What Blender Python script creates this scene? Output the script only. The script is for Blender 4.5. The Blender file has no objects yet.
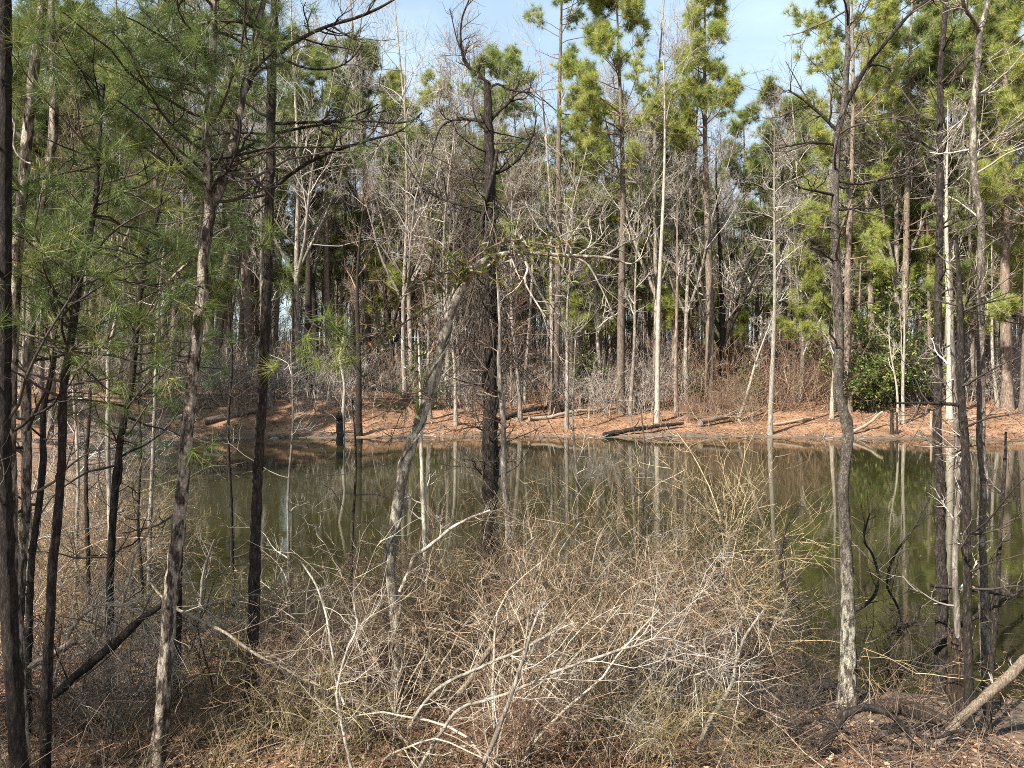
import bpy, math
import numpy as np
from mathutils import Vector

# ------------------------------------------------------------------ camera, sky, sun, exposure
S = bpy.context.scene
COL = S.collection
EYE = 2.9                      # camera height above the water (z = 0)
F = 773.0                      # focal length in pixels of a 1024 wide frame
cam = bpy.data.cameras.new("camera")
cam.lens = 36.0 * F / 1024.0
cam.clip_start, cam.clip_end = 0.05, 3000
cam_o = bpy.data.objects.new("camera", cam)
cam_o.location = (0, 0, EYE)
cam_o.rotation_euler = (math.radians(90), 0, 0)
COL.objects.link(cam_o)
S.camera = cam_o

SUN_EL = 41.0
SUN_AZ = math.atan2(-0.70, -0.71)          # compass direction the sun stands in (from +Y, clockwise)
W = bpy.data.worlds.new("World")
S.world = W
W.use_nodes = True
wn, wl = W.node_tree.nodes, W.node_tree.links
wn.clear()
w_out = wn.new("ShaderNodeOutputWorld")
w_bg = wn.new("ShaderNodeBackground")
w_bg.inputs["Strength"].default_value = 0.075
sky = wn.new("ShaderNodeTexSky")
sky.sky_type = 'NISHITA'
sky.sun_disc = False
sky.sun_elevation = math.radians(SUN_EL)
sky.sun_rotation = SUN_AZ
sky.air_density, sky.dust_density, sky.ozone_density = 1.0, 1.0, 0.7
w_tc = wn.new("ShaderNodeTexCoord")
w_map = wn.new("ShaderNodeMapping")
w_map.inputs["Scale"].default_value = (1.0, 1.0, 2.6)
w_no = wn.new("ShaderNodeTexNoise")
w_no.inputs["Scale"].default_value = 3.1
w_no.inputs["Detail"].default_value = 7
w_no.inputs["Roughness"].default_value = 0.6
w_rp = wn.new("ShaderNodeValToRGB")
w_rp.color_ramp.elements[0].position = 0.42
w_rp.color_ramp.elements[0].color = (0.32, 0.32, 0.32, 1)
w_rp.color_ramp.elements[1].position = 0.7
w_rp.color_ramp.elements[1].color = (0.60, 0.60, 0.60, 1)
w_mx = wn.new("ShaderNodeMixRGB")
w_mx.inputs["Color2"].default_value = (4.9, 6.1, 6.5, 1)
wl.new(w_tc.outputs["Generated"], w_map.inputs["Vector"])
wl.new(w_map.outputs["Vector"], w_no.inputs["Vector"])
wl.new(w_no.outputs["Fac"], w_rp.inputs["Fac"])
wl.new(w_rp.outputs["Color"], w_mx.inputs["Fac"])
wl.new(sky.outputs["Color"], w_mx.inputs["Color1"])
wl.new(w_mx.outputs["Color"], w_bg.inputs["Color"])
wl.new(w_bg.outputs["Background"], w_out.inputs["Surface"])

sun = bpy.data.lights.new("sun", 'SUN')
sun.energy = 5.0
sun.angle = math.radians(0.53)
sun.color = (1.0, 0.93, 0.82)
sun_o = bpy.data.objects.new("sun", sun)
ce = math.cos(math.radians(SUN_EL))
sd = Vector((math.sin(SUN_AZ) * ce, math.cos(SUN_AZ) * ce, math.sin(math.radians(SUN_EL))))
sun_o.rotation_euler = sd.to_track_quat('Z', 'Y').to_euler()
sun_o.location = (-30, -20, 40)
COL.objects.link(sun_o)

S.view_settings.view_transform = 'Standard'
S.view_settings.look = 'None'
S.view_settings.gamma = 1
S.view_settings.use_curve_mapping = False
S.view_settings.exposure = 1.62
S.cycles.filter_width = 0.95
S.cycles.max_bounces = 6
S.cycles.diffuse_bounces = 3
S.cycles.transmission_bounces = 4
S.cycles.caustics_reflective = False
S.cycles.use_denoising = False

# ------------------------------------------------------------------ materials
def rgb(c):
    return (c[0], c[1], c[2], 1)


class Nodes:
    def __init__(self, name):
        self.m = bpy.data.materials.new(name)
        self.m.use_nodes = True
        self.t = self.m.node_tree
        self.n, self.l = self.t.nodes, self.t.links
        self.bsdf = self.n["Principled BSDF"]
        self.out = self.n["Material Output"]

    def new(self, typ, **kw):
        nd = self.n.new(typ)
        for k, v in kw.items():
            if k in nd.inputs:
                nd.inputs[k].default_value = v
            else:
                setattr(nd, k, v)
        return nd

    def link(self, a, ao, b, bi):
        self.l.new(a.outputs[ao], b.inputs[bi])

    def ramp(self, stops):
        r = self.n.new("ShaderNodeValToRGB")
        e = r.color_ramp.elements
        while len(e) < len(stops):
            e.new(0.5)
        for i, (p, c) in enumerate(stops):
            e[i].position = p
            e[i].color = rgb(c)
        return r


def mat_bark(name, dark, mid, light, scale=9.0, zs=0.22, patch=None, patch_at=0.6, bump=0.6, rough=0.9, foot=None):
    q = Nodes(name)
    tc = q.new("ShaderNodeTexCoord")
    mp = q.new("ShaderNodeMapping")
    mp.inputs["Scale"].default_value = (scale, scale, scale * zs)
    q.link(tc, "Object", mp, "Vector")
    n1 = q.new("ShaderNodeTexNoise", Scale=2.2, Detail=7.0, Roughness=0.68, Distortion=0.4)
    q.link(mp, "Vector", n1, "Vector")
    vo = q.new("ShaderNodeTexVoronoi", Scale=2.6)
    vo.feature = 'DISTANCE_TO_EDGE'
    wv = q.new("ShaderNodeVectorMath", operation='MULTIPLY_ADD')
    q.link(n1, "Color", wv, 0)
    wv.inputs[1].default_value = (1.1, 1.1, 1.1)
    q.link(mp, "Vector", wv, 2)
    q.link(wv, "Vector", vo, "Vector")
    rp = q.ramp([(0.32, dark), (0.5, mid), (0.7, light)])
    q.link(n1, "Fac", rp, "Fac")
    cr = q.ramp([(0.0, (0.35, 0.33, 0.32)), (0.16, (1, 1, 1))])
    q.link(vo, "Distance", cr, "Fac")
    mu = q.new("ShaderNodeMixRGB", blend_type='MULTIPLY')
    mu.inputs["Fac"].default_value = 0.7
    q.link(rp, "Color", mu, "Color1")
    q.link(cr, "Color", mu, "Color2")
    last = mu
    if patch:
        mp2 = q.new("ShaderNodeMapping")
        mp2.inputs["Scale"].default_value = (scale * .55, scale * .55, scale * .2)
        q.link(tc, "Object", mp2, "Vector")
        n2 = q.new("ShaderNodeTexNoise", Scale=1.6, Detail=5.0, Roughness=0.6)
        q.link(mp2, "Vector", n2, "Vector")
        r2 = q.ramp([(patch_at - .05, (0, 0, 0)), (patch_at + .06, (1, 1, 1))])
        q.link(n2, "Fac", r2, "Fac")
        m2 = q.new("ShaderNodeMixRGB")
        if foot:                                   # lichen grows on the foot of the trunk only
            sp = q.new("ShaderNodeSeparateXYZ")
            q.link(tc, "Object", sp, "Vector")
            mr = q.new("ShaderNodeMapRange")
            q.link(sp, "Z", mr, "Value")
            mr.inputs["From Min"].default_value = foot[0]
            mr.inputs["From Max"].default_value = foot[1]
            mr.inputs["To Min"].default_value = 1.0
            mr.inputs["To Max"].default_value = 0.12
            mf = q.new("ShaderNodeMath", operation='MULTIPLY')
            q.link(r2, "Color", mf, 0)
            q.link(mr, "Result", mf, 1)
            q.link(mf, "Value", m2, "Fac")
        else:
            q.link(r2, "Color", m2, "Fac")
        q.link(last, "Color", m2, "Color1")
        m2.inputs["Color2"].default_value = rgb(patch)
        last = m2
    # each stem has a tone of its own
    at = q.new("ShaderNodeAttribute", attribute_name="var")
    tv = q.ramp([(0.0, (0.72, 0.7, 0.68)), (1.0, (1.25, 1.22, 1.18))])
    q.link(at, "Fac", tv, "Fac")
    m3 = q.new("ShaderNodeMixRGB", blend_type='MULTIPLY')
    m3.inputs["Fac"].default_value = 1
    q.link(last, "Color", m3, "Color1")
    q.link(tv, "Color", m3, "Color2")
    q.link(m3, "Color", q.bsdf, "Base Color")
    q.bsdf.inputs["Roughness"].default_value = rough
    q.bsdf.inputs["Specular IOR Level"].default_value = 0.25
    ad = q.new("ShaderNodeMath", operation='ADD')
    q.link(n1, "Fac", ad, 0)
    mm = q.new("ShaderNodeMath", operation='MINIMUM')
    q.link(vo, "Distance", mm, 0)
    mm.inputs[1].default_value = 0.2
    m4 = q.new("ShaderNodeMath", operation='MULTIPLY')
    q.link(mm, "Value", m4, 0)
    m4.inputs[1].default_value = 3.0
    q.link(m4, "Value", ad, 1)
    bp = q.new("ShaderNodeBump", Strength=bump, Distance=0.02)
    q.link(ad, "Value", bp, "Height")
    q.link(bp, "Normal", q.bsdf, "Normal")
    return q.m


def mat_var(name, stops, rough=0.8, trans=0.0, spec=0.25, tcol=None, noise=0.0):
    """Colour chosen per stem, leaf or needle tuft by the mesh attribute var."""
    q = Nodes(name)
    at = q.new("ShaderNodeAttribute", attribute_name="var")
    rp = q.ramp(stops)
    fac = at
    if noise:
        tc = q.new("ShaderNodeTexCoord")
        nz = q.new("ShaderNodeTexNoise", Scale=noise, Detail=3.0)
        q.link(tc, "Object", nz, "Vector")
        m = q.new("ShaderNodeMath", operation='MULTIPLY_ADD')
        q.link(nz, "Fac", m, 0)
        m.inputs[1].default_value = 0.9
        m.inputs[2].default_value = -0.45
        a = q.new("ShaderNodeMath", operation='ADD')
        q.link(m, "Value", a, 0)
        q.link(at, "Fac", a, 1)
        q.link(a, "Value", rp, "Fac")
    else:
        q.link(at, "Fac", rp, "Fac")
    q.link(rp, "Color", q.bsdf, "Base Color")
    q.bsdf.inputs["Roughness"].default_value = rough
    q.bsdf.inputs["Specular IOR Level"].default_value = spec
    if trans:
        tr = q.new("ShaderNodeBsdfTranslucent")
        q.link(rp, "Color", tr, "Color")
        mx = q.new("ShaderNodeMixShader")
        mx.inputs["Fac"].default_value = trans
        q.link(q.bsdf, "BSDF", mx, 1)
        q.link(tr, "BSDF", mx, 2)
        q.link(mx, "Shader", q.out, "Surface")
    return q.m


M = {}
M['pine_bark'] = mat_bark('pine_bark', (0.055, 0.044, 0.037), (0.17, 0.135, 0.11), (0.31, 0.26, 0.215), 8, .25)
M['pine_bark_red'] = mat_bark('pine_bark_red', (0.06, 0.045, 0.037), (0.18, 0.14, 0.112), (0.32, 0.265, 0.22), 5, .25)
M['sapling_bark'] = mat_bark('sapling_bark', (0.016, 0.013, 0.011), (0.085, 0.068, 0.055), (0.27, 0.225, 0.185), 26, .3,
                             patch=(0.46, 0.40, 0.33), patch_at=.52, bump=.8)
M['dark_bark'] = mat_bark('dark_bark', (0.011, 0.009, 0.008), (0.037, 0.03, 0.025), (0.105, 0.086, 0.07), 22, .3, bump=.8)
M['grey_bark'] = mat_bark('grey_bark', (0.07, 0.062, 0.053), (0.19, 0.168, 0.145), (0.33, 0.3, 0.26), 9, .2,
                          patch=(0.42, 0.40, 0.35), patch_at=.62)
M['lichen_bark'] = mat_bark('lichen_bark', (0.06, 0.052, 0.044), (0.2, 0.175, 0.145), (0.36, 0.325, 0.275), 24, .5,
                            patch=(0.46, 0.44, 0.37), patch_at=.53)
M['foot_bark'] = mat_bark('foot_bark', (0.025, 0.021, 0.018), (0.085, 0.072, 0.06), (0.2, 0.175, 0.145), 24, .5,
                          patch=(0.42, 0.40, 0.33), patch_at=.50, foot=(.5, 1.7), bump=.8)
M['stem_bark'] = mat_bark('stem_bark', (0.04, 0.035, 0.03), (0.125, 0.108, 0.09), (0.25, 0.22, 0.18), 24, .5,
                          patch=(0.36, 0.34, 0.28), patch_at=.60)
M['pale_bark'] = mat_bark('pale_bark', (0.12, 0.107, 0.09), (0.29, 0.265, 0.225), (0.5, 0.47, 0.41), 9, .2, bump=.3)
M['dead_wood'] = mat_bark('dead_wood', (0.13, 0.1, 0.075), (0.34, 0.28, 0.21), (0.52, 0.45, 0.36), 24, .6, bump=.4)
M['log_wood'] = mat_bark('log_wood', (0.06, 0.047, 0.036), (0.17, 0.135, 0.1), (0.34, 0.28, 0.215), 40, .06, bump=.5)
M['rotten_wood'] = mat_bark('rotten_wood', (0.018, 0.013, 0.01), (0.07, 0.048, 0.034), (0.18, 0.13, 0.09), 22, .12, bump=1.0)
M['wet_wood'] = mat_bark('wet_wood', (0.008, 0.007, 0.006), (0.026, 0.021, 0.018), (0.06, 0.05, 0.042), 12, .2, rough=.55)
M['grey_twig'] = mat_var('grey_twig', [(0, (0.10, 0.083, 0.068)), (.5, (0.25, 0.22, 0.19)), (1, (0.44, 0.4, 0.35))])
M['brown_twig'] = mat_var('brown_twig', [(0, (0.055, 0.038, 0.028)), (.5, (0.14, 0.097, 0.07)), (1, (0.27, 0.2, 0.15))])
M['dark_twig'] = mat_var('dark_twig', [(0, (0.012, 0.01, 0.009)), (.6, (0.045, 0.035, 0.028)), (1, (0.12, 0.095, 0.075))])
M['tan_twig'] = mat_var('tan_twig', [(0, (0.042, 0.027, 0.019)), (.4, (0.135, 0.09, 0.057)), (.75, (0.26, 0.185, 0.115)), (1, (0.46, 0.37, 0.26))])
M['straw_twig'] = mat_var('straw_twig', [(0, (0.1, 0.07, 0.04)), (.5, (0.24, 0.18, 0.1)), (1, (0.45, 0.365, 0.225))])
M['cane'] = mat_var('cane', [(0, (0.13, 0.1, 0.07)), (.5, (0.25, 0.205, 0.15)), (1, (0.42, 0.365, 0.285))], noise=6.0)
M['olive_twig'] = mat_var('olive_twig', [(0, (0.045, 0.036, 0.02)), (.5, (0.14, 0.113, 0.055)), (1, (0.32, 0.26, 0.14))])
M['red_twig'] = mat_var('red_twig', [(0, (0.06, 0.036, 0.026)), (.5, (0.16, 0.1, 0.068)), (1, (0.32, 0.225, 0.16))])
M['white_twig'] = mat_var('white_twig', [(0, (0.16, 0.135, 0.105)), (.5, (0.29, 0.25, 0.2)), (1, (0.47, 0.42, 0.345))])
M['frost_twig'] = mat_var('frost_twig', [(0, (0.17, 0.15, 0.125)), (.5, (0.29, 0.26, 0.22)), (1, (0.42, 0.385, 0.335))])
M['needle_near'] = mat_var('needle_near', [(0, (0.04, 0.065, 0.018)), (.45, (0.085, 0.125, 0.03)), (.8, (0.15, 0.19, 0.045)), (1, (0.28, 0.24, 0.08))], .5, .35, .4)
M['needle_bright'] = mat_var('needle_bright', [(0, (0.08, 0.115, 0.028)), (.6, (0.15, 0.195, 0.045)), (1, (0.26, 0.27, 0.075))], .5, .4, .4)
M['needle_far'] = mat_var('needle_far', [(0, (0.104, 0.147, 0.048)), (.4, (0.189, 0.248, 0.076)), (.75, (0.287, 0.330, 0.098)), (1, (0.415, 0.366, 0.115))], .6, .45, .3)
M['needle_yellow'] = mat_var('needle_yellow', [(0, (0.183, 0.224, 0.060)), (.5, (0.299, 0.348, 0.092)), (1, (0.464, 0.425, 0.115))], .6, .45, .3)
M['needle_deep'] = mat_var('needle_deep', [(0, (0.073, 0.100, 0.037)), (.5, (0.146, 0.177, 0.060)), (1, (0.244, 0.254, 0.081))], .6, .45, .3)
M['holly_leaf'] = mat_var('holly_leaf', [(0, (0.045, 0.08, 0.022)), (.5, (0.12, 0.165, 0.04)), (1, (0.3, 0.32, 0.09))], .35, .35, .5)
M['vine_leaf'] = mat_var('vine_leaf', [(0, (0.05, 0.075, 0.018)), (.6, (0.13, 0.15, 0.035)), (.9, (0.26, 0.22, 0.07)), (1, (0.27, 0.1, 0.04))], .45, .35, .4)
M['dead_leaf'] = mat_var('dead_leaf', [(0, (0.07, 0.034, 0.02)), (.45, (0.22, 0.125, 0.072)), (.8, (0.35, 0.22, 0.135)), (1, (0.48, 0.36, 0.25))], .8, .12)
M['straw'] = mat_var('straw', [(0, (0.1, 0.045, 0.025)), (.5, (0.28, 0.155, 0.085)), (1, (0.42, 0.26, 0.155))], .8)
M['dry_grass'] = mat_var('dry_grass', [(0, (0.1, 0.08, 0.035)), (.5, (0.22, 0.165, 0.085)), (1, (0.38, 0.3, 0.18))], .7, .3)

# ------------------------------------------------------------------ mesh tools
UP = np.array([0.0, 0, 1])


def nrm(v):
    return v / np.maximum(np.linalg.norm(v, axis=-1, keepdims=True), 1e-9)


class Geo:
    """Collects tubes and leaf faces and links them as ONE mesh object."""

    def __init__(self):
        self.v, self.f4, self.f3, self.m4, self.m3, self.s4, self.a, self.n = [], [], [], [], [], [], [], 0

    def tubes(self, P, R, sides=3, mat=0, var=None, rough=0.0, rng=None, cap=False):
        P = np.asarray(P, float)
        R = np.asarray(R, float)
        if P.ndim == 2:
            P, R = P[None], R[None]
        B, N, _ = P.shape
        if B == 0:
            return self
        T = nrm(np.gradient(P, axis=1))
        mean = np.abs(nrm(P[:, -1] - P[:, 0]))
        ref = np.zeros((B, 3))
        ref[np.arange(B), np.argmin(mean, axis=1)] = 1
        U = nrm(np.cross(T, ref[:, None, :]))
        V = np.cross(T, U)
        a = np.arange(sides) * 2 * math.pi / sides
        rr = np.repeat(R[:, :, None], sides, axis=2)
        if rough and rng is not None:
            rr = rr * (1 + rough * rng.normal(size=(B, N, sides)))
        ring = P[:, :, None, :] + rr[..., None] * (np.cos(a)[None, None, :, None] * U[:, :, None, :] + np.sin(a)[None, None, :, None] * V[:, :, None, :])
        idx = self.n + np.arange(B * N * sides).reshape(B, N, sides)
        i0 = idx[:, :-1, :]
        i1 = idx[:, 1:, :]
        q = np.stack([i0, np.roll(i0, -1, axis=2), np.roll(i1, -1, axis=2), i1], axis=-1).reshape(-1, 4)
        self.v.append(ring.reshape(-1, 3))
        self.f4.append(q)
        self.m4.append(np.full(len(q), mat, np.int32))
        self.s4.append(np.ones(len(q), bool))
        if var is None:
            var = np.full(B, 0.5)
        var = np.broadcast_to(np.asarray(var, float), (B,))
        self.a.append(np.repeat(var, N * sides))
        self.n += B * N * sides
        if cap:                                       # close the cut ends of logs and stumps
            for e, order in ((0, 1), (-1, -1)):
                c = P[:, e, :]
                ci = self.n + np.arange(B)
                self.v.append(c)
                self.a.append(var)
                self.n += B
                r = idx[:, e, :]
                tri = np.stack([np.broadcast_to(ci[:, None], r.shape), r, np.roll(r, -order, axis=1)], axis=-1).reshape(-1, 3)
                self.f3.append(tri)
                self.m3.append(np.full(len(tri), mat, np.int32))
        return self

    def tris(self, V, mat=0, var=0.5):
        V = np.asarray(V, float)
        B = len(V)
        if B == 0:
            return self
        self.v.append(V.reshape(-1, 3))
        self.f3.append(self.n + np.arange(B * 3).reshape(B, 3))
        self.m3.append(np.full(B, mat, np.int32))
        self.a.append(np.repeat(np.broadcast_to(var, (B,)), 3))
        self.n += 3 * B
        return self

    def quads(self, V, mat=0, var=0.5, smooth=False):
        V = np.asarray(V, float)
        B = len(V)
        if B == 0:
            return self
        self.v.append(V.reshape(-1, 3))
        self.f4.append(self.n + np.arange(B * 4).reshape(B, 4))
        self.m4.append(np.full(B, mat, np.int32))
        self.s4.append(np.full(B, smooth))
        self.a.append(np.repeat(np.broadcast_to(var, (B,)), 4))
        self.n += 4 * B
        return self

    def mesh(self, name, mats, origin=(0, 0, 0)):
        me = bpy.data.meshes.new(name)
        v = np.concatenate(self.v) - np.asarray(origin, float)
        f4 = np.concatenate(self.f4) if self.f4 else np.zeros((0, 4), int)
        f3 = np.concatenate(self.f3) if self.f3 else np.zeros((0, 3), int)
        me.vertices.add(len(v))
        me.vertices.foreach_set("co", v.astype(np.float32).ravel())
        me.loops.add(f4.size + f3.size)
        me.loops.foreach_set("vertex_index", np.concatenate([f4.ravel(), f3.ravel()]).astype(np.int32))
        nf = len(f4) + len(f3)
        me.polygons.add(nf)
        start = np.concatenate([np.arange(len(f4)) * 4, f4.size + np.arange(len(f3)) * 3]).astype(np.int32)
        me.polygons.foreach_set("loop_start", start)
        mi = np.concatenate((self.m4 or [np.zeros(0, np.int32)]) + (self.m3 or [np.zeros(0, np.int32)])).astype(np.int32)
        me.polygons.foreach_set("material_index", mi)
        sm = np.concatenate((self.s4 or [np.zeros(0, bool)]) + [np.zeros(len(f3), bool)])
        me.polygons.foreach_set("use_smooth", sm)
        for m in mats:
            me.materials.append(M[m])
        at = me.attributes.new("var", 'FLOAT', 'POINT')
        at.data.foreach_set("value", np.clip(np.concatenate(self.a), 0, 1).astype(np.float32))
        me.update(calc_edges=True)
        return me


def link(name, me, parent=None, loc=None):
    o = bpy.data.objects.new(name, me)
    COL.objects.link(o)
    if parent is not None:
        o.parent = parent
    if loc is not None:
        o.location = loc
    return o


def tag(o, label=None, cat=None, group=None, kind=None):
    if label:
        o["label"] = label
    if cat:
        o["category"] = cat
    if group:
        o["group"] = group
    if kind:
        o["kind"] = kind
    return o


def smooth_line(pts, step):
    """Catmull-Rom through rows of (x, y, z, r), resampled about every step metres."""
    p = np.asarray(pts, float)
    e = np.vstack([2 * p[0] - p[1], p, 2 * p[-1] - p[-2]])
    out = []
    for i in range(1, len(e) - 2):
        n = max(2, int(np.linalg.norm(e[i + 1, :3] - e[i, :3]) / step) + 1)
        t = np.linspace(0, 1, n, endpoint=False)[:, None]
        a, b, c, d = e[i - 1], e[i], e[i + 1], e[i + 2]
        out.append(0.5 * (2 * b + (c - a) * t + (2 * a - 5 * b + 4 * c - d) * t ** 2 + (3 * b - a - 3 * c + d) * t ** 3))
    out.append(p[-1:])
    q = np.vstack(out)
    q[:, 3] = np.maximum(q[:, 3], 0.0008)
    return q[:, :3], q[:, 3]


def sample(P, R, pi, t):
    """Point, tangent and radius at parameter t (0..1) on parent pi."""
    N = P.shape[1]
    s = t * (N - 1)
    i = np.clip(s.astype(int), 0, N - 2)
    f = (s - i)[:, None]
    a, b = P[pi, i], P[pi, i + 1]
    return a + (b - a) * f, nrm(b - a), R[pi, i] * (1 - f[:, 0]) + R[pi, i + 1] * f[:, 0]


def grow(rng, P, R, n, t0, t1, length, ang, M_=5, up=0.0, wig=0.12, rr=0.55, tip=0.35, rmax=1e9, rmin=0.0, taper_len=0.0, flat=0.0, dirs=None):
    """n side shoots on every parent line. length=(lo,hi) metres, ang=(lo,hi) degrees off the parent."""
    B = P.shape[0]
    pi = np.repeat(np.arange(B), n)
    K = len(pi)
    t = t0 + (t1 - t0) * rng.random(K)
    base, T, r = sample(P, R, pi, t)
    rnd = rng.normal(size=(K, 3))
    if flat:
        rnd[:, 2] *= (1 - flat)
    perp = nrm(rnd - (rnd * T).sum(1, keepdims=True) * T)
    a = np.radians(rng.uniform(ang[0], ang[1], K))[:, None]
    D = nrm(np.cos(a) * T + np.sin(a) * perp)
    if dirs is not None:
        D = nrm(D + dirs)
    L = rng.uniform(length[0], length[1], K) * (1 - taper_len * (t - t0) / max(t1 - t0, 1e-6))
    pts = [base]
    p = base
    for _ in range(M_ - 1):
        D = nrm(D + up * UP / (M_ - 1) + rng.normal(size=(K, 3)) * wig)
        p = p + D * (L / (M_ - 1))[:, None]
        pts.append(p)
    Q = np.stack(pts, axis=1)
    r0 = np.clip(r * rr, rmin, rmax)
    RR = r0[:, None] * np.linspace(1, tip, M_)[None, :]
    return Q, RR


def tufts(g, rng, C, D, n, length, width, spread=1.0, mat=1, var=(0, 1), droop=0.0):
    """Pine needles: n long thin blades fanning out at every centre C along direction D."""
    B = len(C)
    if B == 0:
        return
    c = np.repeat(C, n, axis=0)
    d = np.repeat(nrm(D), n, axis=0)
    k = nrm(d * 0.75 + spread * nrm(rng.normal(size=(B * n, 3))))
    k = nrm(k - droop * UP)
    L = length * rng.uniform(0.65, 1.15, B * n)[:, None]
    s = nrm(np.cross(k, rng.normal(size=(B * n, 3)))) * width * 0.5
    c = c + rng.normal(size=c.shape) * length * 0.06
    v = np.stack([c - s, c + s, c + k * L], axis=1)
    vv = np.repeat(rng.uniform(var[0], var[1], B), n) + rng.normal(size=B * n) * 0.07
    g.tris(v, mat, vv)


def leaves(g, rng, C, size, mat=0, var=None, flat=0.0, aspect=0.5, N=None):
    """Small pointed leaves, each folded along its midrib."""
    B = len(C)
    d = rng.normal(size=(B, 3))
    d[:, 2] *= (1 - flat)
    d = nrm(d)
    s = nrm(np.cross(d, UP + rng.normal(size=(B, 3)) * 0.5 * (1 - flat * .7)))
    nn = np.cross(s, d)
    L = (size * rng.uniform(0.6, 1.3, B))[:, None]
    w = L * aspect * 0.5
    a, b = C, C + d * L
    m = C + d * L * 0.45 + nn * L * 0.06
    v = np.stack([a, m - s * w + nn * L * .05, b, m + s * w + nn * L * .05], axis=1)
    g.quads(v, mat, rng.random(B) if var is None else var)


# ------------------------------------------------------------------ terrain
def value_noise(x, y, seed=0):
    def h(i, j):
        n = np.sin(i * 127.1 + j * 311.7 + seed * 74.7) * 43758.5453
        return n - np.floor(n)
    xi, yi = np.floor(x), np.floor(y)
    u, v = x - xi, y - yi
    u, v = u * u * (3 - 2 * u), v * v * (3 - 2 * v)
    return (h(xi, yi) * (1 - u) + h(xi + 1, yi) * u) * (1 - v) + (h(xi, yi + 1) * (1 - u) + h(xi + 1, yi + 1) * u) * v


POND = np.array([(-1.0, 8.4), (2.0, 7.6), (4.5, 7.05), (8, 7.2), (14, 8.5), (24, 10), (38, 16), (44, 28), (38, 39), (27, 39.4),
                 (20, 40.6), (13, 41.6), (8, 42.4), (3, 42.2), (-3, 41.8), (-8, 41.6), (-13, 41.9), (-16.5, 40), (-17.5, 35),
                 (-16.0, 30), (-13.0, 25), (-10.5, 20), (-8.5, 16), (-6.6, 12.5), (-4.4, 10), (-2.6, 9.0)], float)


def pond_dist(x, y):
    """Distance to the shoreline, negative on the water."""
    x, y = np.asarray(x, float), np.asarray(y, float)
    x, y = np.broadcast_arrays(x, y)
    x = x + 0.5 * (value_noise(x * .45, y * .45, 5) - .5)
    y = y + 0.5 * (value_noise(x * .45, y * .45, 9) - .5)
    x = x + 1.3 * (value_noise(x * .16, y * .16, 15) - .5)
    y = y + 1.5 * (value_noise(x * .21, y * .21, 19) - .5) * np.clip((y - 20) / 10, 0, 1)
    best = np.full(x.shape, 1e9)
    ins = np.zeros(x.shape, bool)
    n = len(POND)
    for i in range(n):
        ax, ay = POND[i]
        bx, by = POND[(i + 1) % n]
        dx, dy = bx - ax, by - ay
        t = np.clip(((x - ax) * dx + (y - ay) * dy) / (dx * dx + dy * dy), 0, 1)
        best = np.minimum(best, np.hypot(x - ax - t * dx, y - ay - t * dy))
        c = ((ay > y) != (by > y)) & (x < (bx - ax) * (y - ay) / ((by - ay) + 1e-12) + ax)
        ins ^= c
    return np.where(ins, -best, best)


def ground_z(x, y):
    x, y = np.asarray(x, float), np.asarray(y, float)
    d = pond_dist(x, y)
    o = np.maximum(d, 0)
    z = np.where(o < 1.2, 0.07 * o, 0.084 + 0.155 * (np.minimum(o, 11) - 1.2))
    z = z + np.where(o > 11, 1.1 * (1 - np.exp(-(np.maximum(o, 11) - 11) / 14.0)) + 0.012 * (o - 11) + 0.045 * np.maximum(o - 38, 0), 0)
    z = np.where(d < 0, np.maximum(-1.3, 0.2 * d) - 0.01, z)
    # steeper cut bank with a flat crest at the left end of the far shore
    lb = np.clip((-6 - x) / 5, 0, 1) * np.clip((y - 38) / 3, 0, 1)
    z = z + np.where(d > 0, lb * (1.1 * np.clip((o - 1.0) / 4.0, 0, 1) - 0.5 * np.clip((o - 6) / 9, 0, 1)), 0)
    rough = np.clip(o / 2.0, 0, 1)
    z = z + rough * (0.30 * (value_noise(x * .22, y * .22, 1) - .5) + 0.12 * (value_noise(x * .9, y * .9, 2) - .5))
    z = z + np.clip(o / .6, 0, 1) * 0.05 * (value_noise(x * 3.1, y * 3.1, 3) - .5)
    return z


def gz(x, y):
    return float(ground_z(np.array([x]), np.array([y]))[0])


def axis(parts):
    out = [np.array([parts[0][0]])]
    for a, b, s in parts:
        out.append(np.linspace(a, b, max(2, int(abs(b - a) / s) + 1))[1:])
    return np.concatenate(out)


gx = axis([(-600, -80, 20), (-80, -30, 1.6), (-30, -8, .4), (-8, 8, .12), (8, 32, .4), (32, 80, 1.6), (80, 600, 20)])
gy = axis([(-120, -6, 4), (-6, 2.5, .5), (2.5, 10.5, .10), (10.5, 36, .6), (36, 56, .25), (56, 100, 1.0), (100, 900, 16)])
XX, YY = np.meshgrid(gx, gy)
ZZ = ground_z(XX, YY)
nv = np.stack([XX, YY, ZZ], -1).reshape(-1, 3)
ix = np.arange(len(nv)).reshape(XX.shape)
gq = np.stack([ix[:-1, :-1], ix[:-1, 1:], ix[1:, 1:], ix[1:, :-1]], -1).reshape(-1, 4)
G = Geo()
G.v, G.f4, G.n = [nv], [gq], len(nv)
G.m4, G.s4 = [np.zeros(len(gq), np.int32)], [np.ones(len(gq), bool)]
G.a = [np.clip((pond_dist(XX, YY) / np.where((XX > 1.5) & (YY < 12), 11.0, 4.0)).ravel(), 0, 1)]     # wet mud near the water, straw higher up

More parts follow.
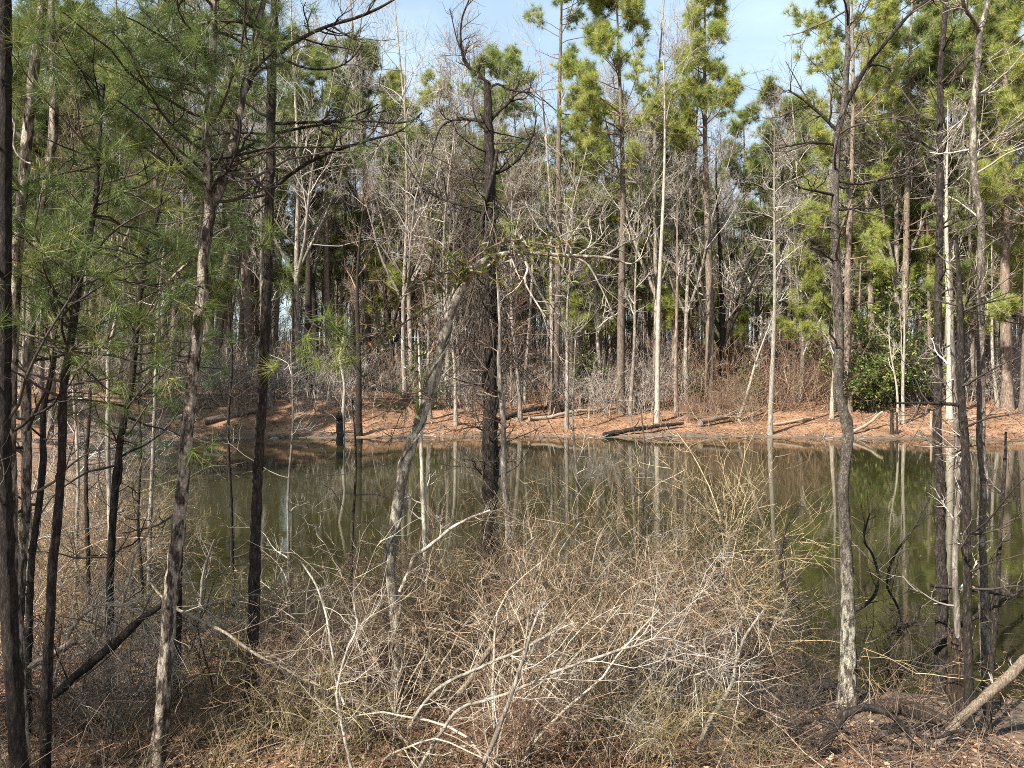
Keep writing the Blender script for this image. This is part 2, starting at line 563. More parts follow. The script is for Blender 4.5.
q = Nodes('forest_floor')
tc = q.new("ShaderNodeTexCoord")
n1 = q.new("ShaderNodeTexNoise", Scale=0.45, Detail=8.0, Roughness=.7)
n2 = q.new("ShaderNodeTexNoise", Scale=9.0, Detail=8.0, Roughness=.75, Distortion=1.2)
for n_ in (n1, n2):
    q.link(tc, "Object", n_, "Vector")
r1 = q.ramp([(.3, (0.11, 0.062, 0.04)), (.47, (0.235, 0.138, 0.086)), (.62, (0.31, 0.195, 0.125)), (.78, (0.37, 0.275, 0.2))])
q.link(n2, "Fac", r1, "Fac")
r2 = q.ramp([(.38, (0.6, 0.56, 0.52)), (.62, (1.15, 1.1, 1.05))])
q.link(n1, "Fac", r2, "Fac")
mu = q.new("ShaderNodeMixRGB", blend_type='MULTIPLY')
mu.inputs["Fac"].default_value = 1
q.link(r1, "Color", mu, "Color1")
q.link(r2, "Color", mu, "Color2")
rm = q.ramp([(.35, (0.045, 0.035, 0.027)), (.6, (0.14, 0.115, 0.09))])
q.link(n2, "Fac", rm, "Fac")
at = q.new("ShaderNodeAttribute", attribute_name="var")
am = q.new("ShaderNodeMath", operation='MULTIPLY_ADD')
q.link(n1, "Fac", am, 0)
am.inputs[1].default_value = 1.1
am.inputs[2].default_value = -0.55
aa = q.new("ShaderNodeMath", operation='ADD')
q.link(at, "Fac", aa, 0)
q.link(am, "Value", aa, 1)
rw = q.ramp([(.10, (0, 0, 0)), (.40, (1, 1, 1))])
q.link(aa, "Value", rw, "Fac")
mx = q.new("ShaderNodeMixRGB")
q.link(rw, "Color", mx, "Fac")
q.link(rm, "Color", mx, "Color1")
q.link(mu, "Color", mx, "Color2")
q.link(mx, "Color", q.bsdf, "Base Color")
q.bsdf.inputs["Roughness"].default_value = .92
q.bsdf.inputs["Specular IOR Level"].default_value = .2
bp = q.new("ShaderNodeBump", Strength=.8, Distance=.06)
q.link(n2, "Fac", bp, "Height")
q.link(bp, "Normal", q.bsdf, "Normal")
M['forest_floor'] = q.m
tag(link('ground', G.mesh('ground', ['forest_floor'])), 'sloping ground around the pond covered in orange brown pine straw', 'ground', kind='structure')

q = Nodes('pond_water')
tc = q.new("ShaderNodeTexCoord")
nz = q.new("ShaderNodeTexNoise", Scale=.16, Detail=3.0)
q.link(tc, "Object", nz, "Vector")
rp = q.ramp([(.35, (0.016, 0.016, 0.006)), (.65, (0.028, 0.027, 0.010))])
q.link(nz, "Fac", rp, "Fac")
q.link(rp, "Color", q.bsdf, "Base Color")
q.bsdf.inputs["Roughness"].default_value = .02
q.bsdf.inputs["IOR"].default_value = 1.333
mp = q.new("ShaderNodeMapping")
mp.inputs["Scale"].default_value = (1, 2.2, 1)
q.link(tc, "Object", mp, "Vector")
n3 = q.new("ShaderNodeTexNoise", Scale=2.2, Detail=4.0, Roughness=.55)
q.link(mp, "Vector", n3, "Vector")
bp = q.new("ShaderNodeBump", Strength=.035, Distance=.02)
q.link(n3, "Fac", bp, "Height")
q.link(bp, "Normal", q.bsdf, "Normal")
M['pond_water'] = q.m
g = Geo()
wx, wy = np.linspace(-22, 50, 37), np.linspace(5, 46, 22)
WX, WY = np.meshgrid(wx, wy)
g.v = [np.stack([WX, WY, np.zeros_like(WX)], -1).reshape(-1, 3)]
ix = np.arange(WX.size).reshape(WX.shape)
f = np.stack([ix[:-1, :-1], ix[:-1, 1:], ix[1:, 1:], ix[1:, :-1]], -1).reshape(-1, 4)
g.f4, g.m4, g.s4, g.a, g.n = [f], [np.zeros(len(f), np.int32)], [np.ones(len(f), bool)], [np.full(WX.size, .5)], WX.size
tag(link('water', g.mesh('water', ['pond_water'])), 'still olive brown pond mirroring the trees', 'pond', kind='structure')


# ------------------------------------------------------------------ placing
def W3(px, py, d):
    return np.array([(px - 512) / F * d, d, EYE - (py - 384) / F * d])


def ray_ground(px, py):
    """Where the sight line through a pixel meets the ground or the water."""
    d = np.linspace(3, 130, 6000)
    x = (px - 512) / F * d
    z = EYE - (py - 384) / F * d
    h = z - np.maximum(ground_z(x, d), 0)
    i = int(np.argmax(h <= 0)) if (h <= 0).any() else len(d) - 1
    return float(d[i])


def line_px(pts, d, step=.06, lean=0.0, wob=0.0, rng=None):
    """(px, py, width px) rows -> smooth 3D centre line and radii at distance d (lean: metres nearer per metre of height)."""
    rows = []
    for k, p in enumerate(pts):
        dd = p[3] if len(p) > 3 else d
        w = W3(p[0], p[1], dd)
        dd = dd - lean * (w[2] - 0.3)
        w = W3(p[0], p[1], dd)
        rows.append((*w, p[2] * dd / F / 2))
    P, R = smooth_line(rows, step)
    if wob and rng is not None:
        P = P + np.cumsum(rng.normal(size=P.shape) * wob, axis=0) * np.array([1, 1, .2])
    return P, R


def root(name, loc, label, cat='tree', group=None):
    o = bpy.data.objects.new(name, None)
    o.empty_display_size = .2
    COL.objects.link(o)
    o.location = loc
    return tag(o, label, cat, group)


def resample(P, R, N):
    s = np.concatenate([[0], np.cumsum(np.linalg.norm(np.diff(P, axis=0), axis=1))])
    t = np.linspace(0, s[-1], N)
    return np.stack([np.interp(t, s, P[:, k]) for k in range(3)], 1), np.interp(t, s, R)


def tree_px(name, label, pts, d, bark, twig, seed, limbs=(), cat='tree', extra=0.0, twigs=(0, .3, 1, .3, .9), needles=None,
            lean=0.0, sub=True, group=None, flare=1.0, sides=14, rough=.09, limb_mat=None, subtwigs=(5, 3), subn=(9, 4)):
    """A tree whose trunk follows the photographed line; its limbs and side twigs are grown on it.
    pts run from top to bottom: (px, py, width px). extra: metres the trunk goes on above the first point."""
    rng = np.random.default_rng(seed)
    P, R = line_px(pts, d, .07, lean)
    R = R * .88
    P, R = P[::-1], R[::-1]
    # down to the ground
    b = P[0].copy()
    zg = max(gz(b[0], b[1]), -0.6) - 0.12
    if b[2] > zg:
        n = max(2, int((b[2] - zg) / .08))
        dr = nrm(P[0] - P[min(6, len(P) - 1)])
        dr = nrm(dr * .5 - UP)
        ext = b + dr * np.linspace((b[2] - zg) / max(-dr[2], .3), 0, n, endpoint=False)[:, None]
        P = np.vstack([ext, P])
        R = np.concatenate([R[0] * np.linspace(1.25 * flare, 1, n), R])
    if extra:
        n = int(extra / .1)
        dr = nrm(nrm(P[-1] - P[-12]) + UP * .6)
        s = np.linspace(0, extra, n + 1)[1:, None]
        ext = P[-1] + dr * s + np.cumsum(rng.normal(size=(n, 3)) * .012, 0)
        R = np.concatenate([R, np.linspace(R[-1], max(R[-1] * .3, .008), n)])
        P = np.vstack([P, ext])
    base = np.array([P[0][0], P[0][1], gz(P[0][0], P[0][1])])
    o = root(name, base, label, cat, group)
    g = Geo().tubes(P, R, sides, 0, rng.random(), rough, rng, cap=True)
    link('trunk', g.mesh('trunk', [bark], base), o)
    lines = [(P, R)]
    g2 = Geo()
    for lb in limbs:
        LP, LR = line_px(lb, lb[0][3] if len(lb[0]) > 3 else d, .05)
        # start each limb inside the trunk it leaves
        j = int(np.argmin(np.linalg.norm(P[:, [0, 2]] - LP[0][[0, 2]], axis=1)))
        off = P[j] - LP[0]
        LP = LP + off * np.linspace(1, .3, len(LP))[:, None]
        ydep = np.linspace(0, rng.uniform(-.35, .35), len(LP))
        LP[:, 1] += ydep
        gl = Geo().tubes(LP, LR, 7, 0, rng.random(), rough * .8, rng)
        link('limb', gl.mesh('limb', [limb_mat or bark], base), o)
        lines.append((LP, LR))
    n, t0, t1, l0, l1 = twigs
    if n or len(lines) > 1 or needles:
        QP = np.stack([resample(p, r, 40)[0] for p, r in lines])
        QR = np.stack([resample(p, r, 40)[1] for p, r in lines])
        mats = [twig] + ([needles['mat']] if needles else [])
        ends, dirs = [], []
        if n:
            A, AR = grow(rng, QP[:1], QR[:1], n, t0, t1, (l0, l1), (50, 95), 8, up=needles.get('up', .3) if needles else .35, wig=.16, rr=.45, rmax=.011, rmin=.003)
            g2.tubes(A, AR, 5, 0, rng.random(len(A)))
            B_, BR = grow(rng, A, AR, subtwigs[0], .25, 1, (l0 * .25, l1 * .5), (25, 65), 5, up=.2, wig=.2, rr=.6, rmin=.0018)
            g2.tubes(B_, BR, 3, 0, rng.random(len(B_)))
            if needles:
                ends += [A[:, -1], B_[:, -1]]
                dirs += [A[:, -1] - A[:, -2], B_[:, -1] - B_[:, -2]]
                if needles.get('mid', True):
                    ends.append(B_[:, 2])
                    dirs.append(B_[:, 2] - B_[:, 1])
            elif subtwigs[1]:
                C_, CR = grow(rng, B_, BR, subtwigs[1], .2, 1, (l0 * .12, l1 * .25), (25, 60), 4, up=.2, wig=.2, rr=.7, rmin=.0013)
                g2.tubes(C_, CR, 3, 0, rng.random(len(C_)))
        if len(lines) > 1 and sub:
            A, AR = grow(rng, QP[1:], QR[1:], subn[0], .2, 1, (.12, .5), (25, 65), 6, up=.25, wig=.2, rr=.6, rmin=.0022)
            g2.tubes(A, AR, 4, 0, rng.random(len(A)))
            B_, BR = grow(rng, A, AR, subn[1], .2, 1, (.06, .25), (25, 60), 4, up=.2, wig=.2, rr=.7, rmin=.0015)
            g2.tubes(B_, BR, 3, 0, rng.random(len(B_)))
            if needles and needles.get('limbs', True):
                ends += [A[:, -1], B_[:, -1]]
                dirs += [A[:, -1] - A[:, -2], B_[:, -1] - B_[:, -2]]
        if needles and ends:
            E, D = np.concatenate(ends), np.concatenate(dirs)
            if 'box' in needles:                        # keep foliage only between these heights
                k = (E[:, 2] > needles['box'][0]) & (E[:, 2] < needles['box'][1])
                E, D = E[k], D[k]
            tufts(g2, rng, E, D, needles.get('n', 44), needles.get('len', .17), needles.get('w', .0024), needles.get('spread', .95), 1, needles.get('var', (.1, .85)), .12)
        if g2.n:
            link('crown', g2.mesh('crown', mats, base), o)
    return o


# ------------------------------------------------------------------ trees of the far bank and the woods behind it
def trunk_line(rng, H, r, bend=.5, N=26, top=.12):
    t = np.linspace(0, 1, N)
    ph = rng.uniform(0, 6.28, 4)
    x = bend * (np.sin(t * 2.6 + ph[0]) - math.sin(ph[0])) * .5 + .12 * bend * np.sin(t * 9 + ph[1])
    y = bend * (np.sin(t * 2.2 + ph[2]) - math.sin(ph[2])) * .5 + .12 * bend * np.sin(t * 8 + ph[3])
    P = np.stack([x - x[0], y - y[0], t * H - .3 * (t == 0)], 1)
    R = r * (1 - (1 - top) * t ** 1.15) * (1 + .35 * np.exp(-t * H / .5))
    return P[None], R[None]


def pine_meshes(seed, H, r, c0, rad, mat='needle_far', bark='pine_bark', dead=14, dens=1.0, bend=.5, low=(), var=(.1, .9), tuft=(30, .46, .021)):
    """Loblolly pine: bare trunk with dead stubs, crown from fraction c0 up; low = (fraction, reach, count) of single low sprays."""
    rng = np.random.default_rng(seed)
    P, R = trunk_line(rng, H, r, bend)
    gt = Geo().tubes(P, R, 9, 0, rng.random(), .05, rng)
    g = Geo()
    # dead lower branches
    A, AR = grow(rng, P, R, dead, .22, c0 + .1, (.5, 2.2), (65, 105), 6, up=.1, wig=.12, rr=.25, rmax=.035, rmin=.012)
    g.tubes(A, AR, 4, 0, rng.random(len(A)))
    A2, AR2 = grow(rng, A, AR, 4, .2, 1, (.2, .8), (30, 70), 4, up=.15, wig=.2, rr=.6, rmin=.008)
    g.tubes(A2, AR2, 3, 0, rng.random(len(A2)))
    # living limbs, longest a third of the way up the crown
    n = int(32 * dens)
    L, LR = grow(rng, P, R, n, c0, .99, (.7 * rad, 1.3 * rad), (50, 88), 8, up=.45, wig=.11, rr=.35, rmax=.075, rmin=.02, taper_len=.72)
    segs = [(L, LR)]
    for fr, reach, cnt in low:
        q_, qr = grow(rng, P, R, cnt, fr - .03, fr + .03, (reach * .7, reach), (70, 95), 8, up=.25, wig=.08, rr=.3, rmax=.05, rmin=.02, flat=.5)
        segs.append((q_, qr))
    L = np.concatenate([s[0] for s in segs])
    LR = np.concatenate([s[1] for s in segs])
    g.tubes(L, LR, 4, 0, rng.random(len(L)))
    B, BR = grow(rng, L, LR, 10, .38, 1, (.3, 1.0), (25, 65), 5, up=.25, wig=.14, rr=.55, rmin=.009, taper_len=.4)
    g.tubes(B, BR, 3, 0, rng.random(len(B)))
    C, CR = grow(rng, B, BR, 4, .35, 1, (.15, .42), (25, 65), 3, up=.3, wig=.15, rr=.6, rmin=.007)
    g.tubes(C, CR, 3, 0, rng.random(len(C)))
    E = np.concatenate([L[:, -1], B[:, -1], C[:, -1], B[:, 3]])
    D = np.concatenate([L[:, -1] - L[:, -2], B[:, -1] - B[:, -2], C[:, -1] - C[:, -2], B[:, 3] - B[:, 2]])
    k = rng.random(len(E)) < .9
    tufts(g, rng, E[k], D[k] + .25 * np.linalg.norm(D[k], axis=1, keepdims=True) * UP, tuft[0], tuft[1], tuft[2], .9, 1, var, 0.0)
    return gt.mesh('trunk', [bark]), g.mesh('crown', ['brown_twig', mat])


def bare_meshes(seed, H, r, c0=.3, spread=2.5, bark='grey_bark', twig='grey_twig', limbs=24, ang=(30, 60), bend=.7, up=.5, forks=0, tw=(7, 6), thin=1.0):
    rng = np.random.default_rng(seed)
    P, R = trunk_line(rng, H, r, bend, top=.08)
    gt = Geo().tubes(P, R, 8, 0, rng.random(), .05, rng)
    g = Geo()
    if forks:
        Fk, FR = grow(rng, P, R, forks, max(c0 - .06, .02), c0 + .12, (H * (1 - c0) * .55, H * (1 - c0) * .8), (14, 34), 12, up=.35, wig=.06, rr=.75, tip=.15)
        gt.tubes(Fk, FR, 7, 0, rng.random(len(Fk)), .05, rng)
        PP = np.concatenate([resample(P[0], R[0], 26)[0][None], np.stack([resample(a, b, 26)[0] for a, b in zip(Fk, FR)])])
        RR = np.concatenate([R, np.stack([resample(a, b, 26)[1] for a, b in zip(Fk, FR)])])
        L, LR = grow(rng, PP[1:], RR[1:], max(4, limbs // (forks + 1)), .15, .98, (spread * .4, spread), ang, 7, up=up, wig=.13, rr=.5, rmin=.014 * thin, taper_len=.5)
        L0, LR0 = grow(rng, P, R, limbs // 2, c0, .98, (spread * .4, spread), ang, 7, up=up, wig=.13, rr=.5, rmin=.014 * thin, taper_len=.5)
        L, LR = np.concatenate([L, L0]), np.concatenate([LR, LR0])
    else:
        L, LR = grow(rng, P, R, limbs, c0, .98, (spread * .4, spread), ang, 7, up=up, wig=.13, rr=.5, rmax=.07, rmin=.014 * thin, taper_len=.6)
    g.tubes(L, LR, 5, 0, rng.random(len(L)))
    B, BR = grow(rng, L, LR, tw[0], .2, 1, (spread * .15, spread * .5), (25, 60), 5, up=.35, wig=.16, rr=.55, rmin=.0095 * thin)
    g.tubes(B, BR, 3, 0, rng.random(len(B)))
    C, CR = grow(rng, B, BR, tw[1], .15, 1, (spread * .07, spread * .25), (25, 60), 4, up=.3, wig=.18, rr=.65, rmin=.0075 * thin)
    g.tubes(C, CR, 3, 0, rng.random(len(C)))
    return gt.mesh('trunk', [bark]), g.mesh('crown', [twig])


def put(kind, meshes, x, y, label, cat='tree', rz=0.0, sc=1.0, group=None, tilt=(0, 0), z=None):
    o = root(kind, (x, y, gz(x, y) if z is None else z), label, cat, group)
    o.rotation_euler = (tilt[0], tilt[1], rz)
    o.scale = (sc, sc, sc)
    link('trunk', meshes[0], o)
    link('crown', meshes[1], o)
    return o


def at_px(px, d):
    return (px - 512) / F * d, d


# --- trees that stand out on the far bank: (pixel column of the foot, distance, ...)
def far_pine(px, d, seed, label, wpx, H, c0, rad, rz=0, tilt=(0, 0), **kw):
    x, y = at_px(px, d)
    put('pine_tree', pine_meshes(seed, H, wpx * d / F / 2, c0, rad, **kw), x, y, label, rz=rz, tilt=tilt)


def far_bare(px, d, seed, label, wpx, H, kind='bare_tree', tilt=(0, 0), **kw):
    x, y = at_px(px, d)
    put(kind, bare_meshes(seed, H, wpx * d / F / 2, **kw), x, y, label, tilt=tilt)


far_pine(621, 49.5, 11, 'tall pine with dark upper crown and yellow green lower skirt behind the straw bank', 8.5, 29, .60, 3.9, mat='needle_yellow', low=((.52, 3.0, 3), (.60, 5.2, 7), (.64, 5.0, 7)), dens=1.4, dead=10)
far_pine(709, 50, 12, 'straight reddish trunked pine with narrow light green crown among the dark spreading limbs', 9.5, 28.5, .58, 2.6, mat='needle_yellow', bark='pine_bark_red', dens=1.2, var=(.2, .8))
far_pine(554, 50.5, 13, 'tall grey pine with long bare crooked limbs and thin open crown above them', 9, 31, .78, 4.2, dens=.7, dead=22, low=((.66, 5.0, 3),))
far_pine(848, 48.5, 14, 'pine with rusty trunk and tiered yellow green sprays behind the crooked dark foreground trunk', 8, 29.5, .60, 5.2, mat='needle_yellow', bark='pine_bark_red', low=((.42, 4.6, 4), (.52, 4.6, 4), (.33, 3.5, 3)), dens=1.15)
far_pine(903, 52, 15, 'pine with broad green crown rising behind the holly', 8, 30, .5, 4.4, mat='needle_far', low=((.40, 3.5, 3),), dens=1.3)
far_pine(1008, 49, 16, 'thick pine at the right end of the bank with grey plated trunk', 10.5, 31, .52, 4.2, bark='pine_bark_red', low=((.3, 3.2, 3), (.4, 3, 3)), dens=1.1)
far_pine(1022, 46, 17, 'slender pine hugging the thick grey plated pine at the right end', 6, 27, .42, 3.4, mat='needle_yellow', low=((.2, 2.5, 3),))
far_pine(938, 57, 18, 'deep green pine seen between the wet black trunk and the holly', 8, 31, .5, 4.2, mat='needle_far', dens=1.3)
far_pine(962, 61, 19, 'distant pine with feathery green crown behind the group of right hand stems', 8, 32, .46, 4.4, dens=1.3)
far_pine(990, 64, 20, 'hazy pine far behind the lichened foreground stem on the right', 7, 32, .45, 4.2, mat='needle_yellow')
far_pine(872, 60, 21, 'pine deep in the woods left of the holly with pale green crown', 7, 30, .5, 4.2, mat='needle_yellow', dens=1.2)
far_pine(788, 58, 22, 'pine with loose green crown under the open sky gap on the right', 7, 23, .55, 4.0, mat='needle_far')
far_pine(432, 60, 23, 'light yellow green pine left of the broken snag, first of two side by side', 6, 24.5, .48, 3.0, mat='needle_yellow', var=(.3, .9), dens=1.2)
far_pine(405, 63, 24, 'light yellow green pine left of the broken snag, second of two side by side', 6, 25, .48, 2.8, mat='needle_yellow', var=(.2, .8), dens=1.1)
far_pine(366, 58, 25, 'dark topped pine alone against the sky gap on the left', 6, 25.5, .70, 3.0, mat='needle_deep', bark='pine_bark')
far_pine(330, 55, 26, 'broad yellow green pine crown behind the drooping bare arcs on the left', 7, 24.5, .58, 3.8, mat='needle_far', dens=1.2)
far_pine(296, 60, 27, 'pine with crown half hidden behind the straight left trunk', 7, 27, .5, 3.8, mat='needle_far')
far_pine(590, 62, 28, 'short bushy green pine between the crooked limbed pine and the yellow skirted pine', 6, 20.5, .45, 3.4, mat='needle_yellow', dens=1.25)
far_pine(520, 66, 29, 'far pine showing its crown just right of the broken snag', 6, 19, .5, 3.4, mat='needle_far')
far_pine(676, 66, 30, 'far pine with grey green crown between the white birch like stem and the reddish pine', 6, 25, .5, 3.6, mat='needle_deep')
far_pine(740, 68, 31, 'far pine with rounded crown below the sky gap', 6, 24, .5, 3.6, mat='needle_far')
for i, (px, d, w, H) in enumerate([(28, 47, 8, 27), (88, 55, 8, 27), (150, 50, 8, 28), (205, 58, 8, 27), (248, 52, 8, 27)]):
    far_pine(px, d, 40 + i, ['far pine half hidden behind the two front trunks at the left edge', 'far pine behind the needles of the young pine',
                             'far pine between the young pine and the leaning white streaked trunk', 'far pine straight behind the leaning white streaked trunk',
                             'far pine between the leaning white streaked trunk and the straight left trunk'][i], w, H, .48, 3.8, mat=('needle_far', 'needle_deep')[i % 2], dens=1.1)

far_bare(657, 46, 51, 'slim white barked tree forking steeply near its top', 5.4, 25, bark='pale_bark', c0=.68, spread=2.6, forks=3, limbs=14, ang=(20, 45), bend=.6, tw=(5, 4))
far_bare(676.5, 48, 52, 'slim brown tree just right of the white forked one', 4.6, 16, bark='pine_bark_red', c0=.5, spread=2.0, limbs=14, bend=.3)
far_bare(770, 42.9, 53, 'slim white tree standing at the water with drooping frosted twigs', 5.2, 18, bark='pale_bark', twig='frost_twig', c0=.34, spread=3.4, limbs=24, ang=(45, 80), bend=.35, up=.1, tw=(7, 5), thin=.7)
far_bare(724, 51, 54, 'dark tree with several spreading limbs beside the reddish pine', 8, 17, bark='dark_bark', twig='grey_twig', c0=.18, spread=4.5, forks=5, limbs=26, ang=(25, 55), bend=.6)
far_bare(630, 48.5, 55, 'thin grey tree leaning on the right of the yellow skirted pine', 4, 15, c0=.4, spread=2, limbs=14, bend=.5)
far_bare(566.5, 44.7, 56, 'slim grey tree on the water line in front of the crooked limbed pine', 4.4, 13.5, c0=.35, spread=1.8, limbs=16, bend=.4)
far_bare(904, 44.5, 57, 'pale twin stemmed sapling in front of the holly, taller stem', 3.6, 9.5, bark='pale_bark', twig='white_twig', c0=.3, spread=1.6, limbs=12, bend=.4, forks=1, tw=(4, 3))
far_bare(898, 44.6, 58, 'pale sapling beside the twin stemmed one, shorter and leaning left', 2.6, 7, bark='pale_bark', twig='white_twig', c0=.4, spread=1.4, limbs=9, bend=.5, tilt=(0, -.05), tw=(4, 3))
far_bare(359, 42.2, 59, 'dark slender tree standing in the shallows with a bent top', 6.6, 13.5, bark='dark_bark', twig='brown_twig', c0=.4, spread=2.4, limbs=14, bend=.7)
far_bare(392, 55, 60, 'dark forked tree with tangled low limbs left of the arching tree', 7, 13, bark='dark_bark', twig='brown_twig', c0=.25, spread=3.4, forks=3, limbs=22, ang=(35, 70))
far_bare(456, 45.5, 61, 'thin sunlit tree on the bank between arching tree and broken snag', 4, 11, bark='pale_bark', c0=.4, spread=1.8, limbs=14)
far_bare(308, 54, 62, 'thick dark trunk behind the shaded bank, left one of a close pair', 9, 20, bark='dark_bark', c0=.4, spread=3, limbs=20)
far_bare(316, 55, 63, 'thick dark trunk behind the shaded bank, right one of a close pair', 7.5, 19, bark='dark_bark', c0=.42, spread=3, limbs=18)
far_bare(240, 58, 64, 'grey trunk behind the bank, right of three stems left of the straight trunk', 7, 20, bark='pine_bark', c0=.35, spread=3, limbs=20)
far_bare(229, 57, 65, 'lit slim trunk behind the bank, middle of three stems left of the straight trunk', 5, 19, bark='grey_bark', c0=.4, spread=2.6, limbs=18)
far_bare(216, 60, 66, 'thick brown trunk behind the bank, leftmost of three stems by the straight trunk', 9, 22, bark='pine_bark', c0=.35, spread=3, limbs=20)
far_bare(520, 48, 67, 'pale slender tree on the straw just right of the broken snag', 5, 16, bark='grey_bark', c0=.35, spread=2.4, limbs=18)
far_bare(950, 46, 68, 'pale trunk close behind the wet black trunk on the right', 7, 19, bark='pale_bark', c0=.45, spread=2.4, limbs=14, bend=.3)
far_bare(998, 50, 69, 'bright thin stem left of the thick grey plated pine', 3.6, 13, bark='pale_bark', c0=.4, spread=2, limbs=12)
far_bare(832, 47, 70, 'leaning pale stem on the straw bank left of the crooked dark trunk', 4, 10, bark='pale_bark', twig='white_twig', c0=.3, spread=2, limbs=14, tilt=(0, .07))
far_bare(430, 47, 71, 'crooked brown tree on the bank behind the arching tree', 5, 12, bark='grey_bark', twig='brown_twig', c0=.3, spread=2.6, limbs=18)
far_bare(738, 47, 72, 'bent dead stem leaning right beside the dark spreading tree', 3.4, 8, bark='pale_bark', twig='white_twig', c0=.3, spread=1.6, limbs=10, tilt=(0, .2))
far_bare(270, 46, 73, 'grey trunk at the left shore partly behind the straight left trunk', 6, 17, bark='grey_bark', c0=.35, spread=2.4, limbs=18)
far_bare(172, 44, 74, 'slim grey tree on the shaded left bank', 5, 15, bark='grey_bark', c0=.3, spread=2.6, limbs=20)
far_bare(600, 53, 75, 'grey tree on the straw left of the yellow skirted pine', 5, 14, c0=.3, spread=2.4, limbs=18)
far_bare(800, 53, 76, 'grey branchy tree behind the white tree at the water', 5, 15, c0=.2, spread=3.4, forks=2, limbs=22, twig='frost_twig', thin=.8)

yp = [('young_pine', pine_meshes(650, 15, .09, .28, 2.6, mat='needle_yellow', dens=1.0, var=(.2, .9))),
      ('young_pine', pine_meshes(651, 19, .11, .36, 3.0, mat='needle_far', dens=1.0, var=(.3, .95)))]
for i, (px, d, k, sc, lab) in enumerate([
        (415, 57, 0, 1.25, 'soft young pine behind the dark forked tree left of the arching tree'), (442, 66, 1, 1.2, 'tall young pine deep in the woods left of the snag'),
        (578, 56, 0, .95, 'young pine filling the gap between crooked limbed and yellow skirted pines'), (648, 60, 1, 1.0, 'young pine behind the white forked tree'),
        (690, 57, 0, 1.0, 'young pine left of the reddish pine'), (735, 56, 0, .7, 'low young pine with bright sprays right of the reddish pine'),
        (815, 53, 0, .85, 'bushy young pine left of the rusty trunked pine'), (862, 55, 1, .95, 'young pine above the holly on its left'),
        (925, 54, 0, 1.0, 'young pine above the holly on its right'), (975, 52, 0, .95, 'young pine behind the lichened stem on the right'),
        (1000, 57, 1, 1.05, 'young pine left of the thick grey plated pine'), (885, 58, 1, 1.1, 'taller young pine straight behind the holly'),
        (335, 60, 1, 1.05, 'young pine behind the shaded bank right of the dark trunk pair'), (300, 66, 1, 1.1, 'young pine far behind the straight dark pine'),
        (180, 52, 0, 1.1, 'young pine on the shaded bank behind the white streaked trunk'), (120, 47, 1, 1.0, 'young pine on the left bank behind the small saplings')]):
    x, y = at_px(px, d)
    put(yp[k][0], yp[k][1], x, y, lab, rz=i * 1.3, sc=sc)

for i, (x, y, k, lab) in enumerate([(-21.5, 36, 'p', 'pine on the left shore in the shade, nearest the far corner of the pond'), (-23.5, 30, 'p', 'dark pine on the left shore behind the young pine foliage'),
        (-19.5, 27.5, 'b', 'grey bare tree on the left shore leaning to the water'), (-17, 21.5, 'p', 'pine on the left shore behind the two front trunks'),
        (-25, 41, 'p', 'pine at the far left corner of the pond beyond the bank'), (-21, 43.5, 'b', 'bare tree on the crest of the shaded left bank'), (-28, 36, 'p', 'tall pine deeper in the left shore woods'),
        (-15, 17.5, 'b', 'slim bare tree on the near part of the left shore'), (-18.6, 33.5, 'b', 'bare tree right at the left water edge'), (-30, 43, 'p', 'pine farthest left beyond the shaded bank'), (-24, 24, 'b', 'branchy bare tree deep on the left shore'), (-24.5, 22.5, 'P', 'dense tall pine added out of view to shade the left bank, nearest the pond'),
        (-28, 27, 'P', 'dense tall pine added out of view to shade the left bank, second from the pond'), (-31, 31, 'P', 'dense tall pine added out of view to shade the left bank, far from the pond')]):
    if k == 'P':  # unseen pines, added only to cast shade on the left bank
        put('pine_tree', pine_meshes(600 + i, 21, .16, .35, 3.4, dens=1.5), x, y, lab)
    elif k == 'p':
        put('pine_tree', pine_meshes(600 + i, (19 + i % 3) if y > 33 else 12, .14, .4, 3.2, mat=('needle_deep', 'needle_far')[i % 2], dens=1.1, low=((.25, 2.5, 3),)), x, y, lab)
    else:
        put('bare_tree', bare_meshes(600 + i, (13 + i % 3) if y > 33 else 10, .09, c0=.25, spread=2.8, limbs=22, bark='pine_bark', twig='brown_twig'), x, y, lab)

# --- the crowd of trees behind: each one a copy of a kind, told apart only by where the crowd stands
kinds = [('slim grey bare tree', 'bare_tree', bare_meshes(101, 18, .10, c0=.35, spread=3.0, tw=(8, 8))),
         ('slim grey bare tree', 'bare_tree', bare_meshes(102, 16, .085, c0=.25, spread=2.8, bend=1.0, tw=(8, 8), up=.15, ang=(35, 75))),
         ('stout dark bare tree', 'bare_tree', bare_meshes(103, 20, .19, c0=.4, spread=4.0, bark='pine_bark', twig='grey_twig', forks=2, up=.2)),
         ('pale barked bare tree', 'bare_tree', bare_meshes(104, 17, .09, c0=.4, spread=2.6, bark='pale_bark')),
         ('brown twigged bare tree', 'bare_tree', bare_meshes(105, 12, .07, c0=.15, spread=2.8, bark='pine_bark', twig='brown_twig', limbs=30, tw=(8, 8))),
         ('pale branchy bare tree', 'bare_tree', bare_meshes(106, 19, .13, c0=.3, spread=4.2, forks=3, twig='grey_twig', thin=.75, up=.25, tw=(8, 7))),
         ('tall woodland pine', 'pine_tree', pine_meshes(111, 26, .2, .5, 3.8, mat='needle_far', low=((.36, 3, 3),), dens=1.15)),
         ('tall yellow green woodland pine', 'pine_tree', pine_meshes(112, 24, .17, .45, 3.4, mat='needle_yellow', bark='pine_bark_red', low=((.3, 3, 3),), dens=1.15)),
         ('deep green woodland pine', 'pine_tree', pine_meshes(113, 25, .18, .42, 3.8, mat='needle_far', low=((.28, 3, 3),), dens=1.15))]
crng = np.random.default_rng(7)
